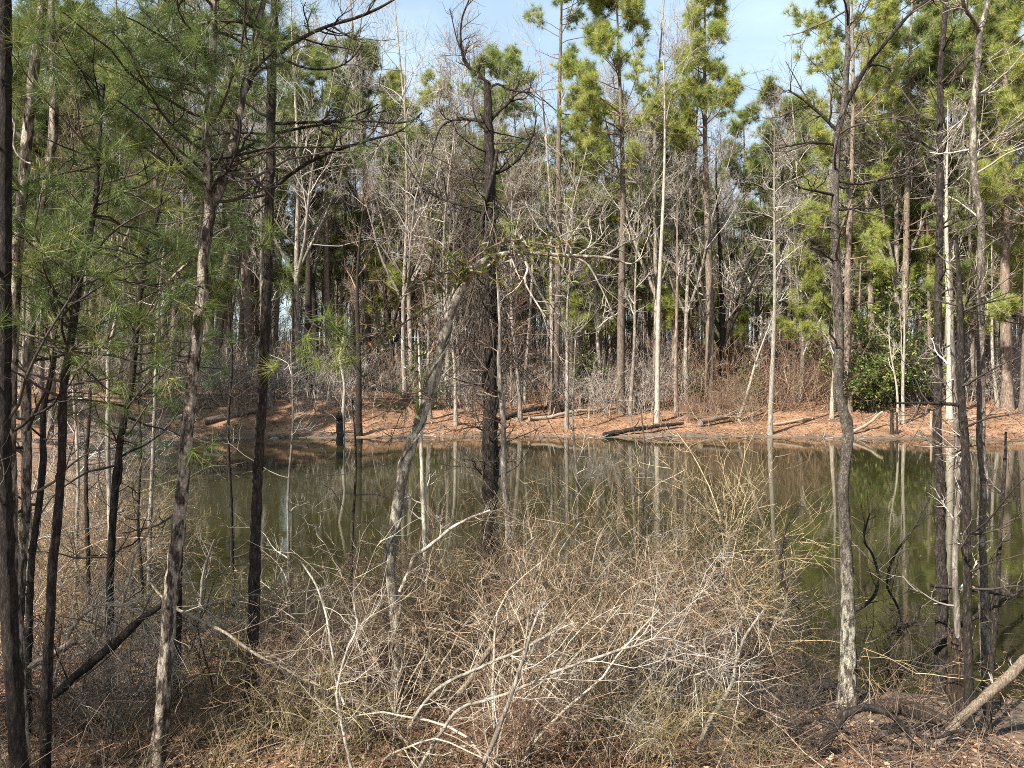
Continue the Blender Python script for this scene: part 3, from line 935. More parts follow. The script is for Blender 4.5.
zones = [(-.72, -.40, 'behind the shaded left bank'), (-.40, -.06, 'between straight trunk and snag'),
         (-.06, .30, 'behind the straw bank'), (.30, .72, 'around the holly')]
taken = []
cnt = 0
while cnt < 300:
    d = 50 + 52 * crng.random() ** .9
    u = crng.uniform(-.72, .72)
    x = u * d
    zi = [i for i, z_ in enumerate(zones) if z_[0] <= u <= z_[1]][0]
    if abs(u + .294) < .014:                        # an open lane where the sky shows low
        continue
    if any((x - a) ** 2 + (d - b) ** 2 < 1.8 for a, b in taken):
        continue
    taken.append((x, d))
    pine_p = (.36, .15, .18, .5)[zi]
    k = crng.integers(6, 9) if crng.random() < pine_p else crng.integers(0, 6)
    sc = crng.uniform(.8, 1.12)
    if zi in (1, 2) and k >= 6:
        sc *= .92
    if k < 6:
        sc *= 1.46
    nm, kd, ms = kinds[k]
    put(kd, ms, x, d, f'{nm} in the woods {zones[zi][2]}', rz=crng.uniform(0, 6.28), sc=sc, group=f'{nm}s in the woods {zones[zi][2]}',
        tilt=(crng.normal() * .025, crng.normal() * .025))
    cnt += 1


# --- the wood beyond, one mass
def far_wood():
    rng = np.random.default_rng(5)
    g = Geo()
    n = 1300
    d = 88 + 105 * rng.random(n)
    x = rng.uniform(-.78, .78, n) * d
    x = np.where(np.abs(x / d + .294) < .012, x - .03 * d, x)
    z = ground_z(x, d)
    H = rng.uniform(15, 24, n)
    t = np.linspace(0, 1, 6)
    P = np.stack([x[:, None] + rng.normal(size=(n, 1)) * .6 * t + rng.normal(size=(n, 6)) * .12, d[:, None] + rng.normal(size=(n, 6)) * .12, z[:, None] - .2 + H[:, None] * t], -1)
    r = rng.uniform(.06, .19, n)
    R = r[:, None] * np.linspace(1, .15, 6)
    g.tubes(P, R, 5, 0, rng.random(n))
    pine = rng.random(n) < np.where(x / d > .25, .5, .3)
    bp, br = P[~pine], R[~pine]
    A, AR = grow(rng, bp, br, 13, .25, 1, (1.2, 3.8), (25, 65), 5, up=.5, wig=.12, rr=.5, rmin=.02, taper_len=.5)
    g.tubes(A, AR, 3, 1, rng.random(len(A)))
    B, BR = grow(rng, A, AR, 6, .15, 1, (.6, 1.9), (25, 60), 3, up=.3, wig=.15, rr=.6, rmin=.013)
    g.tubes(B, BR, 3, 1, rng.random(len(B)))
    C, CR = grow(rng, B, BR, 3, .2, 1, (.3, 1.0), (25, 60), 2, up=.2, wig=.15, rr=.7, rmin=.011)
    g.tubes(C, CR, 3, 1, rng.random(len(C)))
    pp, pr = P[pine], R[pine]
    A, AR = grow(rng, pp, pr, 26, .45, 1, (1.4, 3.4), (45, 85), 4, up=.4, wig=.1, rr=.4, rmin=.03, taper_len=.6)
    g.tubes(A, AR, 3, 1, rng.random(len(A)) * .4)
    B, BR = grow(rng, A, AR, 5, .3, 1, (.4, 1.4), (25, 60), 2, up=.3, wig=.1, rr=.5, rmin=.015)
    E = np.concatenate([A[:, -1], B[:, -1]])
    D = np.concatenate([A[:, -1] - A[:, -2], B[:, -1] - B[:, -2]])
    tufts(g, rng, E, D + .3 * UP, 12, .5, .09, .9, 2, (.1, .8))
    # young trees and brush under the tall ones
    n = 2600
    d = 72 + 95 * rng.random(n) ** 1.3
    x = rng.uniform(-.78, .78, n) * d
    H = rng.uniform(2.5, 8, n)
    t = np.linspace(0, 1, 4)
    P = np.stack([x[:, None] + rng.normal(size=(n, 1)) * .5 * t, d[:, None] + 0 * t, ground_z(x, d)[:, None] - .1 + H[:, None] * t], -1)
    g.tubes(P, rng.uniform(.02, .05, n)[:, None] * np.linspace(1, .3, 4), 3, 1, rng.random(n))
    A, AR = grow(rng, P, np.full((n, 4), .03), 8, .1, 1, (.7, 2.2), (20, 60), 4, up=.4, wig=.15, rr=.6, rmin=.014)
    g.tubes(A, AR, 3, 1, rng.random(len(A)))
    B, BR = grow(rng, A, AR, 5, .15, 1, (.4, 1.1), (25, 60), 2, up=.2, wig=.15, rr=.6, rmin=.011)
    g.tubes(B, BR, 3, 1, rng.random(len(B)))
    tag(link('far_woods', g.mesh('far_woods', ['grey_bark', 'grey_twig', 'needle_far'])), 'hazy mass of bare trees and pines deep in the wood', 'woods', kind='stuff')


far_wood()


# --- brush on and behind the far bank
def far_brush():
    rng = np.random.default_rng(15)
    g = Geo()
    n = 1300
    u = rng.uniform(-.72, .72, n)
    d = 50 + 34 * rng.random(n) ** 1.2 + np.where(u < -.2, -6.0, 0)
    d = np.where((u > .10) & (u < .42), d - 1.5, d)
    x = u * d
    z = ground_z(x, d)
    P = np.stack([x, d, z], -1)
    k = 7
    base = np.repeat(P, k, 0) + rng.normal(size=(n * k, 3)) * np.array([.5, .5, 0])
    D = nrm(np.stack([rng.normal(size=n * k) * .38, rng.normal(size=n * k) * .38, np.ones(n * k)], -1))
    hs = np.where((u > .2) & (u < .5), 1.45, 1.0)
    L = rng.uniform(1.2, 4.2, n * k) * np.repeat(hs, k)
    pts = [base - .1 * UP]
    p = base
    for _ in range(5):
        D = nrm(D + rng.normal(size=D.shape) * .16 - .05 * UP)
        p = p + D * (L / 5)[:, None]
        pts.append(p)
    A = np.stack(pts, 1)
    AR = (rng.uniform(.010, .022, n * k))[:, None] * np.linspace(1, .4, 6)
    tone = np.repeat(rng.random(n), k)
    mi = np.repeat(np.where((u > .22) & (u < .44), 1, np.where(rng.random(n) < .7, 0, 1)), k)
    for m in (0, 1):
        s = mi == m
        g.tubes(A[s], AR[s], 3, m, tone[s] * .7 + rng.random(s.sum()) * .3)
        B, BR = grow(rng, A[s], AR[s], 5, .2, 1, (.3, 1.1), (25, 65), 4, up=.1, wig=.2, rr=.6, rmin=.0085)
        g.tubes(B, BR, 3, m, rng.random(len(B)))
        C, CR = grow(rng, B, BR, 3, .2, 1, (.15, .5), (25, 65), 3, up=.1, wig=.2, rr=.7, rmin=.0075)
        g.tubes(C, CR, 3, m, rng.random(len(C)))
    tag(link('undergrowth', g.mesh('undergrowth', ['grey_twig', 'red_twig'])), 'tangle of brown and grey brush under the far trees', 'undergrowth', kind='stuff')


far_brush()


def leafy_bush(px, d, w, h, seed, label, n=2600, mat='holly_leaf', size=.16, kind='holly_shrub', cat='shrub'):
    rng = np.random.default_rng(seed)
    x, y = at_px(px, d)
    o = root(kind, (x, y, gz(x, y)), label, cat)
    g = Geo()
    k = 26
    base = rng.normal(size=(k, 3)) * np.array([w * .12, w * .12, 0])
    D = nrm(np.stack([rng.normal(size=k) * .5, rng.normal(size=k) * .5, np.ones(k)], -1))
    pts = [base]
    p = base
    L = h * rng.uniform(.5, 1.0, k)
    for _ in range(6):
        D = nrm(D + rng.normal(size=D.shape) * .1)
        p = p + D * (L / 6)[:, None] * np.array([w / h * 1.1, w / h * 1.1, 1])
        pts.append(p)
    A = np.stack(pts, 1)
    AR = np.full((k, 1), .03) * np.linspace(1, .3, 7)
    g.tubes(A, AR, 4, 0, rng.random(k))
    B, BR = grow(rng, A, AR, 12, .1, 1, (.3, w * .34), (40, 90), 5, up=.1, wig=.14, rr=.5, rmin=.008)
    g.tubes(B, BR, 3, 0, rng.random(len(B)))
    link('stems', g.mesh('stems', ['dark_twig']), o)
    g2 = Geo()
    pi = rng.integers(0, len(B), n)
    t = rng.random(n)
    C, _, _ = sample(B, BR, pi, .2 + .8 * t)
    C = C + rng.normal(size=C.shape) * .14
    clump = rng.random(len(B))[pi]
    leaves(g2, rng, C, size, 0, clump * .7 + rng.random(n) * .3, .3, .5)
    link('foliage', g2.mesh('foliage', [mat]), o)


leafy_bush(884, 50.0, 5.6, 9.0, 201, 'large glossy evergreen holly at the top of the straw bank', 6500, size=.27)
leafy_bush(864, 48.6, 3.4, 4.6, 202, 'low bright green holly spray at the foot of the large holly', 2600, size=.22)
leafy_bush(588, 53, 1.9, 5.2, 203, 'narrow dark evergreen between two trunks on the middle of the bank', 2200, size=.2)
leafy_bush(690, 52, 1.9, 3.2, 204, 'small evergreen shrub behind the slim brown tree', 1500, size=.18)
leafy_bush(748, 51.5, 2.2, 3.4, 205, 'dark evergreen shrub beside the spreading dark tree', 1600, size=.18)
leafy_bush(424, 50, 2.2, 4.4, 206, 'thin leaved evergreen at the bank behind the arching tree', 1500, size=.18)

# --- logs, stubs and stakes of the far bank
def log(label, a, b, r0, r1, mat='dead_wood', seed=1, kind='fallen_log', cat='log', stubs=3, twig='grey_twig'):
    """Fallen trunk from a to b (x, y, z of its axis)."""
    rng = np.random.default_rng(seed)
    a, b = np.array(a, float), np.array(b, float)
    n = max(8, int(np.linalg.norm(b - a) / .2))
    t = np.linspace(0, 1, n)[:, None]
    P = a + (b - a) * t + np.cumsum(rng.normal(size=(n, 3)), 0) * .02 * np.linalg.norm(b - a) / n ** .5
    R = np.linspace(r0, r1, n)
    o = root(kind, a, label, cat)
    g = Geo().tubes(P, R, 9, 0, rng.random(), .08, rng, cap=True)
    link('trunk', g.mesh('trunk', [mat], a), o)
    if stubs:
        A, AR = grow(rng, P[None], R[None], stubs, .15, .95, (r0 * 4, r0 * 12), (45, 90), 5, up=.2, wig=.12, rr=.35)
        for i in range(len(A)):
            link('branch_stub', Geo().tubes(A[i], AR[i], 5, 0, rng.random()).mesh('branch_stub', [mat], a), o)
    return o


def on_bank(px, py, lift=0.0):
    d = ray_ground(px, py)
    x = (px - 512) / F * d
    return np.array([x, d, max(gz(x, d), 0) + lift])


log('long dark log lying along the waterline in the middle', on_bank(604, 437, .10), on_bank(684, 427.5, .30), .15, .09, 'wet_wood', 1)
log('bare grey log running up the bank behind the waterline log', on_bank(700, 427, .25), on_bank(766, 414, .12), .16, .09, 'pine_bark', 2)
log('thin pale log on the straw, lowest of three left of the stump', on_bank(528, 421, .12), on_bank(636, 406, .10), .13, .08, 'dead_wood', 3)
log('long dark log on the straw, middle of three left of the stump', on_bank(520, 412, .12), on_bank(628, 398, .12), .17, .1, 'pine_bark', 4)
log('short mossy log on the straw, top of three left of the stump', on_bank(545, 405, .12), on_bank(600, 396.5, .12), .17, .12, 'pine_bark', 5)
log('dark log with a raised end right of the broken snag', on_bank(484, 424, .1), on_bank(560, 409, .3), .15, .08, 'dark_bark', 6)
log('slanting pole propped on a stake at the right of the pond', on_bank(846, 436.5, .0), on_bank(886, 427, .95), .10, .07, 'dead_wood', 7, stubs=1)
log('low half buried log on the right bank', on_bank(770, 426, .04), on_bank(812, 420, .08), .10, .06, 'dead_wood', 8)
log('weathered branch lying high on the right bank', on_bank(944, 424, .06), on_bank(1010, 414, .14), .09, .05, 'dead_wood', 9)
log('fallen trunk on the shaded left bank', on_bank(205, 425, .2), on_bank(262, 414, .35), .22, .14, 'pine_bark', 10)
log('grey fallen limb by the left shore', on_bank(290, 431, .1), on_bank(352, 424, .1), .12, .07, 'dead_wood', 11)
log('bare dead log tipped down the shaded left bank', on_bank(120, 437, .15), on_bank(190, 420, .45), .15, .09, 'dead_wood', 12)


def post(label, px, py, h, r, mat, seed, kind='stump', cat='stump', lean=(0, 0), rot=.2, d=None):
    rng = np.random.default_rng(seed)
    b = on_bank(px, py) if d is None else np.array([(px - 512) / F * d, d, 0.0])
    b[2] = gz(b[0], b[1]) - .15
    n = 9
    t = np.linspace(0, 1, n)[:, None]
    P = b + (h + .15) * t * np.array([lean[0], lean[1], 1.0]) + rng.normal(size=(n, 3)) * .02 * h * t
    R = r * (1.25 - .35 * t[:, 0])
    a = np.array([b[0], b[1], max(gz(b[0], b[1]), 0)])
    g = Geo().tubes(P, R, 10, 0, .5, .12, rng, cap=True)
    m = 7                                                # splintered top
    ang = np.linspace(0, 6.28, m, endpoint=False)
    q0 = P[-1] + np.stack([np.cos(ang), np.sin(ang), 0 * ang], -1) * R[-1] * .7
    q0[:, 2] -= .05
    q1 = q0 + np.stack([rng.normal(size=m) * r * .3, rng.normal(size=m) * r * .3, r * rng.uniform(.5, 2.6, m)], -1)
    g.tubes(np.stack([q0, (q0 + q1) / 2, q1], 1), np.stack([np.full(m, r * .38), np.full(m, r * .27), np.full(m, r * .04)], 1), 5, 0, rng.random(m))
    return tag(link(kind, g.mesh(kind, [mat], a), None, a), label, cat)


post('grey stump with root flare beside the thin leaning tree on the bank', 634, 411, .9, .28, 'grey_bark', 21)
post('black charred stump at the water below a white snag', 340, 441, 1.55, .17, 'wet_wood', 22)
post('short black stake at the water left of the pale twin sapling', 892, 434, 1.3, .09, 'wet_wood', 23, 'stake', 'stake')
post('thinner black stake at the water right beside the pale twin sapling', 897, 434, 1.15, .06, 'wet_wood', 24, 'stake', 'stake')
post('small broken stub on the bank between two right hand trunks', 931, 428, 1.0, .06, 'dead_wood', 25, 'stake', 'stake')
post('white dead snag rising from the black stump at the left shore', 343, 440, 6.2, .075, 'pale_bark', 26, 'snag', 'snag')
post('broken pale snag at the edge of the brush left of the holly', 838, 410, 1.9, .16, 'pine_bark', 27, 'snag', 'snag')


# ------------------------------------------------------------------ trees of the near bank
PN = {'mat': 'needle_near', 'n': 46, 'len': .17, 'w': .0026, 'spread': .95, 'up': .15}
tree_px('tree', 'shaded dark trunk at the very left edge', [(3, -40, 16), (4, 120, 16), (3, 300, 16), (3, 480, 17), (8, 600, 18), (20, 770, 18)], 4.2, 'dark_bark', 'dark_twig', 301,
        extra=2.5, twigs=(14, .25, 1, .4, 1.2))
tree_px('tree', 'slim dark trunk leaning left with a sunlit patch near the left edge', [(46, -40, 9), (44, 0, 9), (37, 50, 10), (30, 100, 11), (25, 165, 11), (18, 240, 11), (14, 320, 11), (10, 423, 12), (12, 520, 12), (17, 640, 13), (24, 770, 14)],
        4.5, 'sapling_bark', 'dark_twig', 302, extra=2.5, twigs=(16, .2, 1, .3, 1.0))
tree_px('tree', 'crooked trunk with cream streaked bark, second from the left edge', [(50, -40, 7), (51, 0, 8), (52, 60, 8), (54, 110, 9), (53, 140, 9), (48, 170, 9), (42, 215, 9), (36, 252, 9), (32, 306, 9), (28, 356, 10), (26, 406, 10), (27, 456, 10), (26, 510, 10), (22, 560, 10), (19, 620, 11), (17, 690, 11)],
        5.2, 'sapling_bark', 'dark_twig', 303, extra=2.0, twigs=(26, .2, 1, .3, .9))
tree_px('sapling', 'thin crooked sapling between the cream streaked trunk and the young pine', [(45, 225, 4), (47, 262, 5), (50, 306, 6), (55, 343, 6), (50, 380, 6), (43, 413, 6), (43, 463, 7), (38, 512, 7), (31, 570, 7), (28, 660, 8)],
        5.6, 'dark_bark', 'dark_twig', 304, twigs=(16, .2, 1, .2, .7))
tree_px('young_pine', 'young green pine with long needles near the left edge',
        [(104, 84, 2), (102, 103, 4), (100, 130, 4.5), (98, 160, 5), (96, 197, 6), (90, 233, 6.5), (82, 263, 7), (72, 333, 8), (63, 396, 8.5), (62, 456, 9), (58, 512, 9), (52, 579, 10), (47, 679, 11), (45, 770, 12)],
        4.7, 'dark_bark', 'dark_twig', 305, twigs=(54, .56, 1, .30, .95), subtwigs=(5, 0), needles=dict(PN, n=64, mid=False, up=.25, var=(.25, .9)))
tree_px('young_pine', 'small pine sapling with dark needles between the young pine and the leaning white streaked trunk',
        [(162, 196, 2), (157, 217, 4), (150, 240, 5), (145, 260, 6), (137, 320, 6.5), (132, 380, 7), (128, 400, 7), (122, 430, 7.5), (117, 469, 8), (113, 520, 8), (110, 580, 8)],
        6.4, 'dark_bark', 'dark_twig', 306, twigs=(44, .42, 1, .35, .95), subtwigs=(4, 0), needles=dict(PN, n=50, mid=False, var=(0, .6)))
tree_px('sapling', 'thin sunlit sapling with a pale lower stem on the left', [(118, 300, 2.5), (115, 323, 3.5), (109, 353, 4), (108, 400, 4.5), (108, 456, 5), (110, 512, 5.5), (111, 580, 6)], 6.6, 'pale_bark', 'dark_twig', 307, twigs=(14, .2, 1, .2, .7))
tree_px('pine_tree', 'leaning trunk with white streaked bark, forked above, front left',
        [(215, -30, 8), (214, 0, 8), (212, 70, 9), (208, 110, 10), (207, 150, 10), (209, 190, 11), (210, 216, 12), (205, 245, 12), (202, 300, 12.5), (195, 350, 13), (190, 400, 13), (186, 440, 13.5), (182, 490, 14), (177, 540, 15), (170, 600, 15), (165, 680, 16), (157, 770, 17)],
        4.9, 'sapling_bark', 'dark_twig', 308, limbs=[[(209, 214, 10), (216, 188, 9), (223, 165, 8.5), (226, 145, 8), (231, 120, 8), (237, 70, 7), (242, 40, 7), (250, -10, 6), (258, -60, 5)],
                                                   [(207, 100, 4), (196, 88, 4), (188, 80, 3.5)], [(205, 250, 2.5), (180, 262, 2.5), (150, 285, 2), (120, 300, 1.5)],
                                                   [(226, 155, 4), (240, 170, 3.5), (262, 190, 3)]],
        extra=1.2, twigs=(32, .55, 1, .35, 1.0), subtwigs=(5, 0), needles=dict(PN, n=52, mid=False, box=(4.45, 5.7), var=(0, .75)))
tree_px('tree', 'thin dark stem close behind the leaning white streaked trunk', [(206, 120, 4), (205, 180, 5), (200, 256, 6), (196, 320, 6), (190, 380, 6.5), (185, 430, 6.5), (180, 520, 7)], 6.2, 'dark_bark', 'dark_twig', 309, twigs=(10, .2, 1, .2, .6))
tree_px('pine_tree', 'straight dark pine trunk with long drooping bare arcs on its right',
        [(276, -30, 9), (275, 0, 9), (272, 60, 10), (270, 180, 10), (268, 260, 10.5), (265, 330, 11), (262, 400, 11), (259, 450, 11.5), (256, 520, 12), (254, 600, 13), (250, 700, 14), (248, 770, 15)],
        5.6, 'dark_bark', 'dark_twig', 310,
        limbs=[[(273, 60, 5), (288, 50, 4.5), (300, 44, 4), (330, 34, 3.5), (365, 28, 3), (395, 18, 2.2), (418, 5, 1.6)],
               [(296, 52, 3), (310, 68, 2.6), (330, 79, 2.2), (352, 82, 2), (368, 76, 1.6), (378, 64, 1.2)],
               [(271, 122, 3.5), (300, 121, 3), (340, 120, 2.8), (370, 120, 2.2), (400, 122, 1.8), (420, 116, 1.2)],
               [(271, 138, 3), (300, 130, 2.8), (330, 122, 2.4), (358, 110, 1.8), (376, 100, 1.3)],
               [(268, 195, 4), (300, 172, 3.6), (330, 158, 3.2), (370, 146, 2.8), (400, 138, 2), (424, 120, 1.3)],
               [(271, 135, 2.5), (230, 136, 2.2), (200, 145, 1.8)], [(272, 45, 3), (250, 20, 2.5), (230, 10, 2)],
               [(268, 240, 2.6, 5.6), (282, 270, 2.2, 5.4), (300, 300, 2, 5.2), (318, 322, 1.6, 5.0), (334, 332, 1.2, 4.9)]],
        extra=2.0, twigs=(26, .52, 1, .3, .8), subtwigs=(4, 0), needles=dict(PN, mat='needle_near', n=50, mid=False, box=(3.8, 6.2), limbs=False, var=(.05, .8)))
# bright spray hanging on the low twig of the straight pine is part of it
def spray(parent, pts, d, seed, n=40, len_=.16, mat='needle_bright', w=.0028):
    rng = np.random.default_rng(seed)
    C = np.array([W3(px, py, d + rng.normal() * .08) for px, py in pts])
    Dv = nrm(rng.normal(size=C.shape) * .6 + np.array([.3, -.2, .5]))
    g = Geo()
    base = np.array(parent.location)
    for c, dv in zip(C, Dv):
        P = np.stack([c - dv * .16 - UP * .04, c - dv * .07, c])
        g.tubes(P, np.array([.004, .003, .002]), 4, 1, .4)
    tufts(g, rng, C, Dv, n, len_, w, 1.0, 0, (.1, .9), .1)
    link('needle_spray', g.mesh('needle_spray', [mat, 'dark_twig'], base), parent)


straight = [o for o in bpy.data.objects if o.get("label", "").startswith('straight dark pine trunk with long')][0]
spray(straight, [(288, 272), (270, 232), (262, 246), (284, 284), (342, 334), (326, 318), (334, 328), (300, 352), (335, 366), (352, 362), (276, 368), (345, 346), (318, 360), (306, 338)], 4.85, 900, 80, .17, 'needle_bright', .0032)
young = [o for o in bpy.data.objects if o.get("label", "").startswith('young green pine')][0]
spray(young, [(100, 108), (110, 125), (98, 150), (72, 160), (128, 120), (140, 150), (84, 185), (112, 178), (60, 185), (40, 170), (20, 200), (12, 225), (185, 130), (170, 170)], 4.6, 901, 70, .21, 'needle_near', .0034)

for x, y, s, H, lab in [(-7.1, 1.2, 640, 6.3, 'bushy pine added out of view on the left to shade the near ground')]:  # unseen pine put in for its shadow on the near left ground
    put('pine_tree', pine_meshes(s, H, .06, .5, 1.1, mat='needle_near', bark='dark_bark', tuft=(22, .22, .006), dens=.8), x, y, lab)

# vine wrapped tree that arches over
arch_pts = [(650, 250, 1.2), (632, 264, 2), (610, 258, 3), (560, 255, 4), (525, 253, 5), (505, 254, 6), (486, 260, 7.5), (470, 274, 10), (457, 298, 10.5), (445, 330, 11), (438, 362, 11.5), (430, 393, 12),
            (418, 424, 12), (408, 455, 12.5), (400, 490, 12.5), (394, 530, 12.5), (391, 565, 12), (394, 610, 12), (398, 645, 12.5), (396, 690, 13), (391, 745, 15)]
tree_px('tree', 'pale arching tree wrapped in a vine, bowed over to the right', arch_pts, 5.9, 'lichen_bark', 'white_twig', 311,
        limbs=[[(560, 255, 3), (585, 262, 2.2), (600, 285, 1.6), (612, 310, 1)], [(600, 257, 3), (625, 240, 2), (640, 232, 1.4), (655, 215, 1)], [(540, 254, 3), (552, 240, 2), (575, 225, 1.4), (598, 218, 1)],
               [(520, 253, 3), (530, 268, 2.6), (527, 285, 2), (545, 320, 1.3)], [(580, 256, 2.4), (600, 240, 1.6), (612, 222, 1)]],
        twigs=(7, .75, 1, .15, .5), subtwigs=(3, 1), subn=(4, 3), flare=1.2, limb_mat='pale_bark')


def vine_on(px_line, d, r_host_px, turns, label, seed, wpx=4, kind='vine', mat='dead_wood', phase=0.0):
    P, R = line_px([(a, b, wpx) for a, b in px_line], d, .03)
    n = len(P)
    T = nrm(np.gradient(P, axis=0))
    U = nrm(np.cross(T, np.array([0, 1.0, 0])))
    V = np.cross(T, U)
    a = np.linspace(0, turns * 2 * math.pi, n) + phase
    rr = np.full(n, (r_host_px + wpx * .5) * d / F / 2)
    Q = P + (np.cos(a) * rr)[:, None] * U + (np.sin(a) * rr)[:, None] * V
    g = Geo().tubes(Q, R, 6, 0, .5, .06, np.random.default_rng(seed))
    b = Q[-1]
    return tag(link(kind, g.mesh(kind, [mat], b), None, b), label, 'vine')


core = [(p[0], p[1]) for p in arch_pts[6:]]
vine_on(core, 5.9, 11, 5.5, 'twining grey vine wound round the arching tree', 1, 2.8, mat='lichen_bark')
vine_on(core[1:11], 5.9, 11, 3.2, 'thinner brown vine wound round the upper half of the arching tree', 2, 2.0, mat='stem_bark', phase=2.0)

tree_px('snag', 'thick broken topped snag shaggy with dead vines in the middle',
        [(487, 82, 7), (488, 100, 9), (489, 150, 11), (490, 200, 12), (490, 250, 12), (491, 330, 13), (491, 390, 15), (490, 440, 17), (490, 500, 18), (491, 560, 20), (492, 620, 21)],
        8.6, 'dark_bark', 'dark_twig', 312,
        limbs=[[(488, 84, 4), (478, 76, 3), (466, 66, 2.6), (462, 46, 2.2), (463, 25, 2), (472, 2, 1.5)], [(464, 36, 2), (455, 36, 1.6), (446, 22, 1.4), (444, 2, 1)],
               [(489, 125, 4), (476, 121, 3), (455, 119, 2.6), (440, 126, 2), (430, 150, 1.3)], [(490, 122, 3.6), (500, 110, 3), (512, 98, 2.4), (520, 78, 1.6)],
               [(489, 178, 4), (505, 172, 3), (520, 160, 2.4), (532, 140, 1.8), (536, 120, 1.2)], [(489, 90, 2.6), (498, 84, 2.2), (510, 92, 2), (530, 98, 1.5)],
               [(490, 215, 3), (470, 205, 2.6), (440, 195, 2.2), (420, 182, 1.6), (405, 160, 1.2)]],
        twigs=(52, .30, .95, .25, .85), subtwigs=(6, 4), rough=.12, flare=1.15, sides=12)
vine_on([(489, 150), (490, 250), (491, 330), (491, 400), (490, 480), (491, 560)], 8.6, 13, 2.6, 'dark woody vine wound round the broken snag', 3, 4.0, mat='dark_bark')
tree_px('tree', 'thin pale stem climbing beside the broken snag on its right', [(497, 270, 2.5), (500, 330, 4), (499, 370, 5), (503, 420, 6), (504, 480, 6.5), (508, 520, 7), (508, 580, 7.5)], 8.0, 'grey_bark', 'brown_twig', 313, twigs=(12, .2, 1, .2, .6))
tree_px('sapling', 'thin pale sapling right behind the vine wrapped tree', [(418, 330, 2), (420, 380, 3), (421, 430, 4), (422, 470, 4.5), (424, 520, 5), (426, 580, 5)], 7.6, 'pale_bark', 'grey_twig', 314, twigs=(14, .15, 1, .2, .6))


def dead_vines():
    """Hanging dead vine stems shrouding the snag."""
    rng = np.random.default_rng(77)
    g = Geo()
    n = 150
    d = 8.6
    top = np.array([W3(490 + rng.normal() * 8, rng.uniform(200, 340), d + rng.normal() * .18) for _ in range(n)])
    L = rng.uniform(.5, 2.0, n)
    pts = [top]
    p = top
    D = nrm(rng.normal(size=(n, 3)) * np.array([.55, .4, .2]) - UP * .8)
    for _ in range(8):
        D = nrm(D + rng.normal(size=D.shape) * .18 - UP * .1)
        p = p + D * (L / 8)[:, None]
        pts.append(p)
    A = np.stack(pts, 1)
    AR = rng.uniform(.002, .006, n)[:, None] * np.linspace(1, .5, 9)
    g.tubes(A, AR, 4, 0, rng.random(n))
    B, BR = grow(rng, A, AR, 4, .1, 1, (.1, .5), (25, 70), 5, up=-.1, wig=.22, rr=.6, rmin=.0015)
    g.tubes(B, BR, 3, 0, rng.random(len(B)))
    b = W3(490, 330, d)
    tag(link('vine', g.mesh('vine', ['dark_twig'], b), None, b), 'curtain of dead dangling vine stems on the broken snag', 'vine')


dead_vines()


def leafy_vine(label, pts, d, seed, n=260, size=.06):
    rng = np.random.default_rng(seed)
    P, R = line_px([(a, b, 1.8) for a, b in pts], d, .05, wob=.004, rng=rng)
    P0, R0 = resample(P, R, 30)
    g = Geo().tubes(P, R, 5, 0, .5)
    A, AR = grow(rng, P0[None], R0[None], 26, 0, 1, (.12, .5), (30, 80), 6, up=.0, wig=.2, rr=.7, rmin=.0012)
    g.tubes(A, AR, 3, 0, rng.random(len(A)))
    pi = rng.integers(0, len(A), n)
    C, _, _ = sample(A, AR, pi, rng.random(n))
    o = root('leafy_vine', P[0], label, 'vine')
    link('stem', g.mesh('stem', ['brown_twig'], P[0]), o)
    g2 = Geo()
    leaves(g2, rng, C, size, 0, np.clip(rng.random(n) * .92 + (rng.random(n) < .04) * .3, 0, 1), .2, .32)
    link('foliage', g2.mesh('foliage', ['vine_leaf']), o).location = (0, 0, 0)
    for ch in o.children:
        if ch.name.startswith('foliage'):
            ch.data.transform(__import__('mathutils').Matrix.Translation(-Vector(P[0])))


leafy_vine('leafy green vine draped over the bend of the arching tree', [(455, 285), (470, 262), (492, 246), (515, 240), (540, 243), (562, 248)], 5.8, 401, 420, .068)
leafy_vine('leafy vine trailing left of the arching tree toward the hanging pine spray', [(440, 300), (420, 312), (400, 325), (380, 332), (362, 336)], 6.0, 402, 170)
leafy_vine('sparse leafy vine climbing left of the snag', [(400, 300), (412, 285), (430, 275), (450, 268)], 6.4, 403, 110)
leafy_vine('pair of pale hanging leaves and tendrils on the trunk of the arching tree', [(432, 400), (420, 390), (408, 400), (398, 412), (388, 408)], 5.8, 404, 16, .1)

